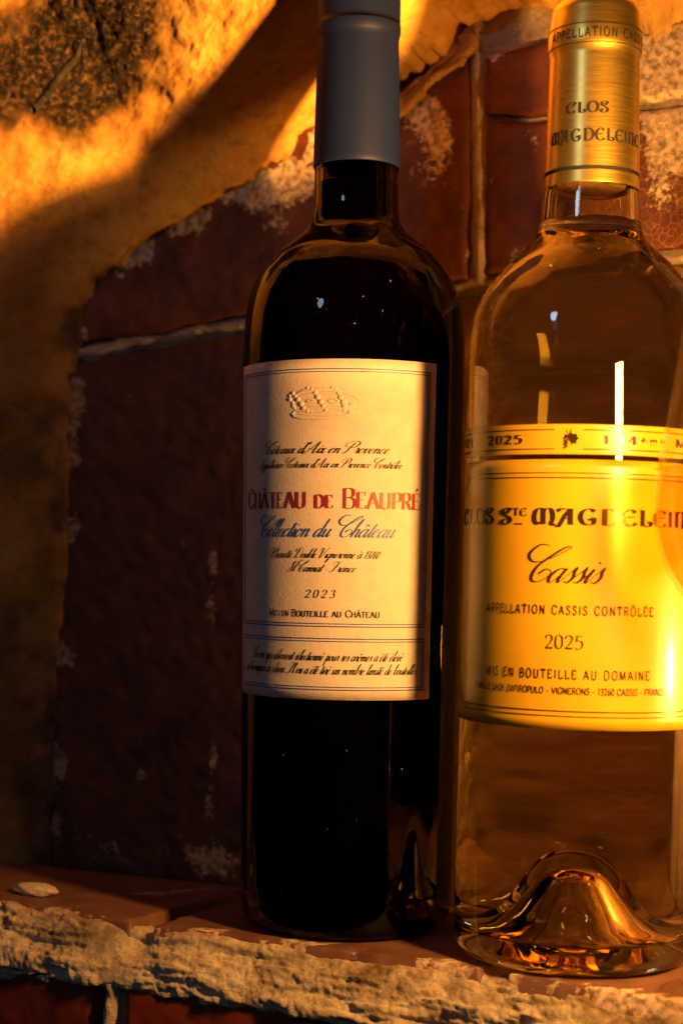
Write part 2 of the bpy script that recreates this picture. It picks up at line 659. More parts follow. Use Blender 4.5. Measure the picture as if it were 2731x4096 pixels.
flake_slab([(905, 250), (960, 190), (1030, 130), (1080, 70), (1098, 100), (1060, 150), (1000, 190), (955, 235), (905, 285)], .0042, 3, grime_shade=.4)

# ------------------------------------------------------------------ plaster arch
arch = thing('plaster_arch', 'rough ochre plaster arch curving over the niche, upper left', 'arch', (0, 0, 0))
Apx = [(-330, 2150), (-330, 1800), (-320, 1500), (-310, 1200), (-290, 900), (-220, 720), (-110, 590), (20, 515), (190, 435), (350, 350), (500, 185), (640, 0), (740, -140), (850, -300), (1000, -420), (1200, -460), (1400, -480), (1600, -480), (1800, -480)]
AD = [.700, .700, .700, .700, .700, .701, .700, .697, .684, .676, .637, .606, .588, .580, .574, .568, .56, .55, .54]
Bw = np.array([np.r_[on_wall(*q)] for q in Bpx])
BO = np.array([.0012, .0012, .0012, .0012, .001, .0008, .0006, .0005, .0005, .001, .004, .009, .013, .013, .008, .003, .002, .002, .002])
B3 = wall_pt(Bw[:, 0], Bw[:, 1], BO)
A3 = np.array([at_depth(x, y, d) for (x, y), d in zip(Apx, AD)])
NB = 420
Bc = catmull(B3, 24)
Ac = catmull(A3, 24)
idx = np.linspace(0, len(Bc) - 1, NB)
Bc = np.stack([np.interp(idx, np.arange(len(Bc)), Bc[:, k]) for k in range(3)], 1)
Ac = np.stack([np.interp(idx, np.arange(len(Ac)), Ac[:, k]) for k in range(3)], 1)
# ragged inner edge
q = np.c_[idx, 0 * idx, 0 * idx]
rag = (.0020 * fbm(q, .35, 4, 3) + .0075 * fbm(q, .045, 4, 13, .6))[:, None] * (np.array([[0, 0, 1.]]) - .6 * np.array([[CA, -SA, 0]]))
NV = 150
tt = np.linspace(0, 1, NV) ** 1.2
P = Bc[:, None] * (1 - tt)[None, :, None] + Ac[:, None] * tt[None, :, None] + rag[:, None] * np.exp(-(tt / .09) ** 2)[None, :, None]
Bn = fbm(P, 38, 4, 31)
disp = (.0016 * fbm(P, 16, 3, 5) + .0006 * Bn) * (1 - tt ** 6)[None, :]
P[:, 0] = P[:, 0] + np.array([SA, CA, 0]) * .016
edge = np.exp(-(tt / .06) ** 2)[None, :]
disp = disp + .0015 * edge * fbm(P, 90, 3, 6)
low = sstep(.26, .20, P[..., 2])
grime_shade = np.clip(low * (.62 + .55 * fbm(P, 26, 4, 44)) + .9 * np.exp(-(tt / .13) ** 2)[None, :] * (.25 + .9 * fbm(P, 55, 3, 46)), 0, 1)  # dirt along the inner edge; low plaster darkened in colour to imitate weak light
soff = grid_obj('soffit', P, M['plaster'], arch, flip=False, attrs={'grime_shade': grime_shade, 'stone': 0 * grime_shade}, displace=disp)
# outer face of the arch
off = np.array([at_depth(x - 650 + .2 * max(0, y), y - 800, d - .04) for (x, y), d in zip(Apx, AD)])
Oc = catmull(off, 24)
Oc = np.stack([np.interp(idx, np.arange(len(Oc)), Oc[:, k]) for k in range(3)], 1)
NV = 200
tt = np.linspace(0, 1, NV) ** 1.15
P = Ac[:, None] * (1 - tt)[None, :, None] + Oc[:, None] * tt[None, :, None]
sp = at_depth(110, 60, .625)
dist = np.linalg.norm((P - sp) * np.array([.75, 0, 1.15]), axis=-1)
stone = np.clip(sstep(.043, .022, dist + .014 * fbm(P, 70, 4, 50)), 0, 1)
disp = .0034 * fbm(P, 22, 4, 15) * sstep(0, .1, tt)[None, :] + .0036 * fbm(P, 75, 5, 16, .68) * sstep(0, .04, tt)[None, :]
disp = disp + stone * (.0017 * fbm(P, 260, 4, 17) - .0006)
face = grid_obj('outer_face', P, M['plaster'], arch, flip=False, attrs={'grime_shade': np.clip(.2 * fbm(P, 18, 3, 19) + sstep(.255, .20, P[..., 2]) * (.7 + .4 * fbm(P, 26, 4, 21)), 0, 1), 'stone': stone}, displace=disp)  # low part of the face coloured darker to look less lit and dim reflections


def tube(name, pts, rads, mat, parent=None, seg=10):
    pts = np.asarray(pts, float)
    n = len(pts)
    T = np.gradient(pts, axis=0)
    T /= np.linalg.norm(T, axis=1, keepdims=True)
    ref = np.array([0.3, 1, .2])
    U = np.cross(T, ref)
    U /= np.linalg.norm(U, axis=1, keepdims=True)
    W = np.cross(T, U)
    a = np.arange(seg) / seg * 2 * pi
    R_ = np.asarray(rads)[:, None, None]
    P = pts[:, None] + R_ * (np.cos(a)[None, :, None] * U[:, None] + np.sin(a)[None, :, None] * W[:, None])
    f = [tuple(x) for x in grid_faces(n, seg)]
    for i in range(n - 1):
        f.append((i * seg + seg - 1, (i + 1) * seg + seg - 1, (i + 1) * seg, i * seg))
    f.append(tuple(range(seg - 1, -1, -1)))
    f.append(tuple((n - 1) * seg + k for k in range(seg)))
    me = mesh(name, P.reshape(-1, 3), f)
    return link(name, me, mat, parent)


px = catmull([(185, 95), (176, 130), (152, 158), (128, 188), (106, 215), (92, 236), (76, 252)], 6)
pts = np.array([at_depth(x, y, .612 + .004 * math.sin(i * .3)) for i, (x, y) in enumerate(px)])
rr = np.interp(np.linspace(0, 1, len(px)), [0, .25, .6, .85, 1], [.0006, .0014, .0016, .0013, .0017])
root = tube('dried_root', pts, rr * (1 + .2 * np.sin(np.arange(len(px)) * 1.7)), M['root'])
root['label'] = 'thin dark dried root sticking out of the plaster, top left corner'
root['category'] = 'root'

# ------------------------------------------------------------------ ledge
ledge = thing('brick_ledge', 'worn brick ledge with crumbling mortar front under the bottles', 'ledge', (0, 0, 0))
LX = np.array([-.40, -.1187, -.0626, -.0274, .0364, .0716, .098, .16, .30])
LDp = np.array([.775, .6190, .5852, .5670, .5335, .5095, .4925, .4560, .372])


def lip(X):
    return np.interp(X, LX, LDp) - .6


def lip_frame(X):
    e = 1e-3
    dy = (lip(X + .02) - lip(X - .02)) / .04
    n = np.sqrt(1 + dy * dy)
    return dy / n, -1 / n            # outward normal (x, y)


def lip_pt(X, out, z):
    nx, ny = lip_frame(X)
    return np.stack([X + nx * out, lip(X) + ny * out, z + 0 * X], -1)


# top bricks
def top_brick(X0, X1, seed):
    nu, nv = int((X1 - X0) / .0012), 90
    X = np.linspace(X0, X1, nu)
    T = np.linspace(0, 1, nv)
    XX, TT = np.meshgrid(X, T, indexing='ij')
    depth = (.0447 - .4156 * XX) - lip(XX)
    outv = .0032 - TT * (depth + .004) * .86
    P = lip_pt(XX, outv, 0 * XX)
    b = P.copy()
    e = np.minimum.reduce([XX - X0, X1 - XX, TT * .08])
    e = e + .0016 * fbm(b, 120, 3, seed)
    z = -.00035 + .00025 * fbm(b, 60, 4, seed + 2) - .0012 * (1 - sstep(0, .0022, e))
    z = z + .0011 * fbm(b, 200, 3, seed + 6) * (1 - sstep(0, .004, e))
    z[:, 0] = -.012
    P[:, 0, :2] += .0009 * fbm(b[:, 0], 150, 3, seed)[:, None]
    z[0, :] = z[-1, :] = -.012
    P[..., 2] = np.minimum(z, 0)
    st = fbm(b @ np.diag([1, 1.0, 1]) @ np.array([[.86, .5, 0], [-2.6, 4.5, 0], [0, 0, 1]]).T, 26, 4, seed + 3)
    fl = -.02 + .55 * st + .30 * np.exp(-(TT * .09 / .008) ** 2) * (fbm(b, 60, 3, seed + 12) > -.1)
    grid_obj('brick', P, M['brick_top'], ledge, flip=False, attrs={'flake': fl, 'craze': 0 * fl})


tops = [(-.29, -.1755), (-.1685, -.0665), (-.0600, .0465), (.0525, .150), (.156, .27)]
for i, (a, b_) in enumerate(tops):
    top_brick(a, b_, 70 + i)

# front: mortar strip rolling over the edge
X = np.linspace(-.20, .19, 700)
prof = catmull([(-.010, -.0040), (-.005, -.0032), (-.001, -.0026), (.0022, -.0036), (.0055, -.0075), (.0085, -.0125), (.0105, -.0175), (.0100, -.0208), (.005, -.0225), (-.006, -.0230)], 9)
prof = resample(prof, 84)
XX, KK = np.meshgrid(X, np.arange(len(prof)), indexing='ij')
nx, ny = lip_frame(XX)
P = np.stack([XX + nx * prof[KK, 0], lip(XX) + ny * prof[KK, 0], prof[KK, 1]], -1)
b = P.copy()
kk = KK / (len(prof) - 1)
mask = sstep(0, .25, kk) * sstep(1, .8, kk)
rid = 1 - np.abs(fbm(b @ np.diag([1, 1, 1.6]), 55, 4, 91)) * 2.2
chips = fbm(b @ np.diag([.6, .6, 1.7]), 62, 4, 96) * 3
chips = (np.floor(chips) + sstep(.25, .75, chips - np.floor(chips))) / 3
disp = mask * (.0028 * fbm(b, 24, 3, 90) + .0004 * rid - .0006 + .0026 * chips + .0006 * fbm(b, 180, 4, 92, .6) + .0005 * fbm(b, 700, 3, 93))
st_ = fbm(b @ np.diag([.30, .30, 2.6]), 70, 4, 197) * 2.4
st_ = (np.floor(st_) + sstep(.38, .62, st_ - np.floor(st_))) / 2.4
disp = disp + mask * .0030 * st_
disp = disp * (.45 + 1.1 * sstep(-.25, .3, fbm(b, 18, 3, 191)))[...]
# lump of pointing in the joint between the two bricks, and the hollow beside it
lump = np.exp(-((XX + .0625) / .0045) ** 2 - ((P[..., 2] + .006) / .006) ** 2)
disp = disp + .003 * lump - .0018 * np.exp(-((XX + .078) / .012) ** 2 - ((P[..., 2] + .004) / .004) ** 2)
n = np.cross(np.gradient(P, axis=0), np.gradient(P, axis=1))
n /= np.linalg.norm(n, axis=-1, keepdims=True) + 1e-12
P = P + n * disp[..., None]
# lower edge wanders, upper edge stays below the top of the bricks
P[..., 2] += sstep(.65, .95, kk) * (.0042 * fbm(np.stack([XX, 0 * XX, 0 * XX], -1), 45, 4, 95))
P[..., 2] = np.where(kk < .30, np.minimum(P[..., 2], -.0004 + .0009 * lump), P[..., 2])
zone = np.exp(-((P[..., 2] + .0055) / .0052) ** 2)
och = np.clip(zone * (.12 + 1.3 * sstep(-.035, .0, XX) * sstep(.16, .06, XX)) + .8 * np.exp(-((XX + .085) / .022) ** 2 - ((P[..., 2] + .006) / .005) ** 2), 0, 1)
och = np.clip(och * (1 - lump) * (.75 + .9 * fbm(b, 70, 3, 98)), 0, 1)
red = np.clip(np.exp(-((P[..., 2] + .0012) / .0012) ** 2) * (.4 + 1.4 * fbm(b, 90, 3, 99)), 0, .85) * (1 - np.clip(lump * 1.6, 0, 1))
grid_obj('mortar', P, M['mortar'], ledge, flip=False, attrs={'ochre': och, 'red': red})


# front bricks under the mortar
def front_brick(X0, X1, z1, z0, seed):
    nu, nv = int((X1 - X0) / .0014), max(10, int((z1 - z0) / .0014))
    XX, ZZ = np.meshgrid(np.linspace(X0, X1, nu), np.linspace(z1, z0, nv), indexing='ij')
    b = np.stack([XX, ZZ, 0 * XX + seed], -1)
    e = np.minimum.reduce([XX - X0, X1 - XX, ZZ - z0, z1 - ZZ]) + .0012 * fbm(b, 130, 3, seed)
    o = .0098 + .0006 * fbm(b, 40, 4, seed + 1) - .0025 * (1 - sstep(0, .003, e)) + .0003 * fbm(b, 260, 3, seed + 2)
    o[0, :] = o[-1, :] = -.002
    o[:, 0] = o[:, -1] = -.002
    P = lip_pt(XX, o, 0 * XX)
    P[..., 2] = ZZ
    fl = -.24 + .2 * fbm(b @ np.diag([1, .25, 1]), 70, 3, seed + 3)
    grid_obj('brick', P, M['brick_face'], ledge, flip=False, attrs={'flake': fl, 'craze': 0 * fl})


fx = [(-.20, -.0735), (-.0660, .049), (.056, .172)]
for i, (a, b_) in enumerate(fx):
    front_brick(a, b_, -.0170, -.078, 120 + i)
# mortar bed behind the front bricks and in their upright joints
XX, ZZ = np.meshgrid(np.linspace(-.20, .18, 420), np.linspace(-.020, -.080, 66), indexing='ij')
b = np.stack([XX, ZZ, 0 * XX], -1)
pr = np.maximum(np.exp(-((XX + .0698 + .001 * fbm(b, 90, 3, 4)) / .0042) ** 2), np.exp(-((XX - .0525) / .004) ** 2))
o = .001 + pr * (.0108 + .0018 * fbm(b, 120, 4, 6)) + .001 * fbm(b, 300, 3, 7)
P = lip_pt(XX, o, 0 * XX)
P[..., 2] = ZZ
grid_obj('mortar', P, M['mortar'], ledge, flip=False, attrs={'ochre': .15 + 0 * XX, 'red': 0 * XX})

# loose chip of mortar on the ledge, far left
ctr = at_depth(80, 2072, .6285)
u = np.linspace(0, 2 * pi, 40, endpoint=False)
v = np.linspace(.0, pi, 16)
UU, VV = np.meshgrid(u, v, indexing='ij')
d = np.stack([np.cos(UU) * np.sin(VV), np.sin(UU) * np.sin(VV), np.cos(VV)], -1)
rad = 1 + .30 * fbm(d, 1.6, 4, 5) + .08 * fbm(d, 6, 3, 8)
c = d * rad[..., None] * np.array([.0092, .0050, .0022])
c[..., 2] = np.clip(c[..., 2], -.0018, .0021)
ca, sa = cos(-.5), sin(-.5)
c = np.stack([c[..., 0] * ca - c[..., 1] * sa, c[..., 0] * sa + c[..., 1] * ca, c[..., 2]], -1)
f = grid_faces(40, 16, True)
me = mesh('mortar_chip', c.reshape(-1, 3), f)
for k in ('ochre', 'red'):
    me.attributes.new(k, 'FLOAT', 'POINT')
chip = link('mortar_chip', me, M['mortar'])
chip.location = (ctr[0], ctr[1], .0016)
chip['label'] = 'small flat chip of pale mortar lying on the left end of the ledge'
chip['category'] = 'stone chip'

# ------------------------------------------------------------------ lettering
RO = {
    'A': (.74, [('b', [(.36, 1), (0, 0)]), ('b', [(.36, 1), (.74, 0)]), ('h', [(.13, .34), (.6, .34)])]),
    'B': (.68, [('L', [(.1, 0), (.1, 1)]), ('c', [(.1, 1), (.4, 1), (.57, .9), (.57, .66), (.4, .54), (.1, .53)]), ('c', [(.1, .53), (.45, .53), (.65, .4), (.65, .14), (.45, 0), (.1, 0)])]),
    'C': (.76, [('c', [(.72, .76), (.6, .95), (.4, 1.01), (.15, .85), (.05, .5), (.15, .15), (.4, -.01), (.62, .06), (.74, .24)]), ('h', [(.71, .7), (.71, 1)])]),
    'D': (.82, [('L', [(.1, 0), (.1, 1)]), ('c', [(.1, 1), (.42, 1), (.7, .82), (.77, .5), (.7, .18), (.42, 0), (.1, 0)])]),
    'E': (.66, [('L', [(.1, 0), (.1, 1)]), ('h', [(.1, .985), (.58, .985)]), ('h', [(.575, 1), (.575, .8)]), ('h', [(.1, .53), (.46, .53)]), ('h', [(.1, .015), (.6, .015)]), ('h', [(.6, 0), (.62, .22)])]),
    'F': (.6, [('L', [(.1, 0), (.1, 1)]), ('h', [(.1, .985), (.58, .985)]), ('h', [(.575, 1), (.575, .8)]), ('h', [(.1, .5), (.46, .5)])]),
    'G': (.8, [('c', [(.72, .76), (.6, .95), (.4, 1.01), (.15, .85), (.05, .5), (.15, .15), (.4, -.01), (.62, .05), (.72, .12)]), ('h', [(.71, .7), (.71, 1)]), ('v', [(.72, .05), (.72, .42)]), ('h', [(.56, .42), (.8, .42)])]),
    'H': (.78, [('L', [(.1, 0), (.1, 1)]), ('L', [(.68, 0), (.68, 1)]), ('h', [(.1, .52), (.68, .52)])]),
    'I': (.24, [('L', [(.12, 0), (.12, 1)])]),
    'K': (.72, [('L', [(.1, 0), (.1, 1)]), ('l', [(.64, 1), (.12, .42)]), ('b', [(.3, .6), (.7, 0)])]),
    'L': (.6, [('L', [(.1, 0), (.1, 1)]), ('h', [(.1, .015), (.56, .015)]), ('h', [(.56, 0), (.58, .24)])]),
    'M': (.94, [('L', [(.08, 0), (.12, 1)]), ('v', [(.12, 1), (.45, .03)]), ('l', [(.45, .03), (.8, 1)]), ('L', [(.8, 1), (.84, 0)])]),
    'N': (.8, [('b', [(.1, 1), (.1, 0)]), ('v', [(.1, 1), (.7, 0)]), ('t', [(.7, 0), (.7, 1)])]),
    'O': (.84, [('o', [(.42, 1.01), (.15, .86), (.05, .5), (.15, .14), (.42, -.01), (.69, .14), (.79, .5), (.69, .86)])]),
    'P': (.62, [('L', [(.1, 0), (.1, 1)]), ('c', [(.1, 1), (.42, 1), (.59, .88), (.59, .6), (.42, .46), (.1, .46)])]),
    'R': (.7, [('L', [(.1, 0), (.1, 1)]), ('c', [(.1, 1), (.42, 1), (.59, .88), (.59, .62), (.42, .5), (.1, .49)]), ('b', [(.36, .49), (.66, 0)])]),
    'S': (.58, [('c', [(.5, .78), (.42, .96), (.27, 1.01), (.1, .88), (.1, .68), (.28, .55), (.45, .42), (.53, .24), (.42, .05), (.25, -.01), (.08, .06), (.04, .24)])]),
    'T': (.66, [('h', [(.02, .985), (.64, .985)]), ('h', [(.025, 1), (.025, .8)]), ('h', [(.635, 1), (.635, .8)]), ('b', [(.33, 1), (.33, 0)])]),
    'U': (.78, [('t', [(.1, .3), (.1, 1)]), ('c', [(.1, .32), (.14, .1), (.38, -.01), (.6, .08), (.67, .32)]), ('t', [(.67, .3), (.67, 1)])]),
    'V': (.72, [('t', [(.36, 0), (0, 1)]), ('t', [(.36, 0), (.72, 1)])]),
    'Z': (.64, [('h', [(.04, .985), (.6, .985)]), ('l', [(.6, .985), (.02, .015)]), ('h', [(.02, .015), (.62, .015)])]),
    '0': (.56, [('o', [(.28, 1), (.1, .86), (.05, .5), (.1, .14), (.28, 0), (.46, .14), (.51, .5), (.46, .86)])]),
    '1': (.36, [('L', [(.2, 0), (.2, 1)]), ('l', [(.2, 1), (.06, .88)])]),
    '2': (.56, [('c', [(.06, .74), (.13, .94), (.28, 1), (.45, .9), (.48, .7), (.34, .4), (.05, .03)]), ('v', [(.05, .04), (.54, .04)])]),
    '3': (.54, [('c', [(.07, .82), (.18, .98), (.36, .98), (.46, .8), (.36, .6), (.22, .54)]), ('c', [(.22, .54), (.42, .48), (.5, .28), (.4, .05), (.2, 0), (.05, .1)])]),
    '4': (.6, [('l', [(.4, 1), (.04, .3)]), ('h', [(.04, .3), (.56, .3)]), ('b', [(.4, 1), (.4, 0)])]),
    '5': (.54, [('h', [(.14, .97), (.5, .97)]), ('l', [(.14, 1), (.1, .55)]), ('c', [(.1, .55), (.3, .62), (.47, .5), (.48, .25), (.35, .03), (.18, -.01), (.04, .08)])]),
    '6': (.56, [('c', [(.46, .95), (.25, .85), (.09, .55), (.06, .25), (.16, .03), (.32, 0), (.48, .12), (.48, .4), (.36, .56), (.2, .54), (.08, .36)])]),
    '7': (.54, [('h', [(.05, .96), (.52, .96)]), ('l', [(.52, .96), (.2, 0)])]),
    '9': (.56, [('c', [(.48, .64), (.36, .46), (.2, .45), (.08, .6), (.08, .85), (.22, 1), (.38, .98), (.5, .75), (.47, .42), (.3, .12), (.1, .04)])]),
    '-': (.4, [('v', [(.06, .4), (.34, .4)])]),
    '.': (.2, [('d', [(.1, .04)])]),
    "'": (.2, [('v', [(.1, 1), (.08, .75)])]),
    'e': (.44, [('h', [(.06, .3), (.38, .3)]), ('c', [(.38, .3), (.36, .44), (.22, .5), (.08, .4), (.05, .22), (.12, .03), (.26, 0), (.4, .1)])]),
    'm': (.8, [('L', [(.1, 0), (.1, .48)]), ('c', [(.1, .36), (.2, .47), (.32, .46), (.38, .32)]), ('b', [(.38, .34), (.38, 0)]), ('c', [(.38, .36), (.5, .47), (.62, .46), (.68, .32)]), ('b', [(.68, .34), (.68, 0)])]),
    'i': (.22, [('L', [(.1, 0), (.1, .5)]), ('d', [(.1, .72)])]),
    'l': (.22, [('L', [(.1, 0), (.1, 1)])]),
    's': (.36, [('c', [(.3, .4), (.2, .5), (.08, .42), (.12, .29), (.26, .2), (.28, .06), (.16, -.01), (.05, .08)])]),
    ' ': (.36, []),
}
UN = {
    'C': (.74, [('c', [(.60, .66), (.56, .78), (.66, .84), (.70, .92), (.58, 1.0), (.38, .98), (.14, .78), (.06, .45), (.18, .12), (.40, 0), (.60, .06), (.70, .2)])]),
    'L': (.66, [('b', [(.2, 1), (.2, .04)]), ('h', [(.08, 1), (.3, 1)]), ('c', [(.08, .02), (.25, .06), (.42, .0), (.56, .04), (.60, .2), (.52, .28), (.46, .2)])]),
    'O': (.82, [('o', [(.41, 1.0), (.15, .86), (.06, .5), (.15, .14), (.41, 0), (.67, .14), (.76, .5), (.67, .86)])]),
    'S': (.62, [('c', [(.46, .68), (.40, .78), (.50, .86), (.52, .95), (.36, 1.01), (.16, .92), (.12, .7), (.3, .54), (.5, .4), (.54, .18), (.38, .0), (.18, .0), (.06, .14), (.14, .28), (.2, .2)])]),
    'T': (.6, [('v', [(.02, .96), (.58, .96)]), ('v', [(.3, .96), (.3, .02)])]),
    'E': (.68, [('c', [(.62, .82), (.5, .98), (.32, .98), (.12, .78), (.06, .45), (.16, .12), (.38, 0), (.56, .05), (.64, .2)]), ('l', [(.1, .5), (.56, .58)])]),
    'M': (1.0, [('c', [(.47, .9), (.32, 1.0), (.14, .86), (.06, .5), (.09, .16), (.2, .0), (.32, .06), (.3, .16)]), ('v', [(.47, .97), (.47, .02)]), ('c', [(.47, .8), (.62, .98), (.8, .95), (.88, .65), (.88, .3), (.82, .04), (.92, -.06), (1.0, .02)]), ('h', [(.38, .02), (.56, .02)])]),
    'A': (.84, [('c', [(.12, .8), (.06, .92), (.16, 1.0), (.34, .97), (.52, .98)]), ('v', [(.56, 1.0), (.56, .05)]), ('c', [(.56, .98), (.34, .6), (.16, .1), (.06, -.14), (.0, -.06)]), ('h', [(.24, .38), (.56, .38)]), ('h', [(.44, .02), (.72, .02)])]),
    'G': (.82, [('c', [(.64, .82), (.5, .98), (.32, .98), (.12, .78), (.06, .45), (.18, .1), (.4, 0), (.58, .06), (.64, .24), (.6, .4), (.48, .36), (.5, .28)]), ('h', [(.5, .44), (.76, .44)])]),
    'D': (.82, [('v', [(.18, 1), (.18, .02)]), ('c', [(.04, .97), (.3, 1.0), (.55, .95), (.73, .72), (.74, .35), (.58, .08), (.34, 0), (.08, .02)])]),
    'I': (.32, [('L', [(.16, 0), (.16, 1)])]),
    'N': (.82, [('L', [(.16, 0), (.16, 1)]), ('c', [(.16, .8), (.32, .98), (.52, .98), (.62, .75), (.6, .3), (.58, .05), (.68, -.04), (.74, .05)])]),
    ' ': (.3, []),
}
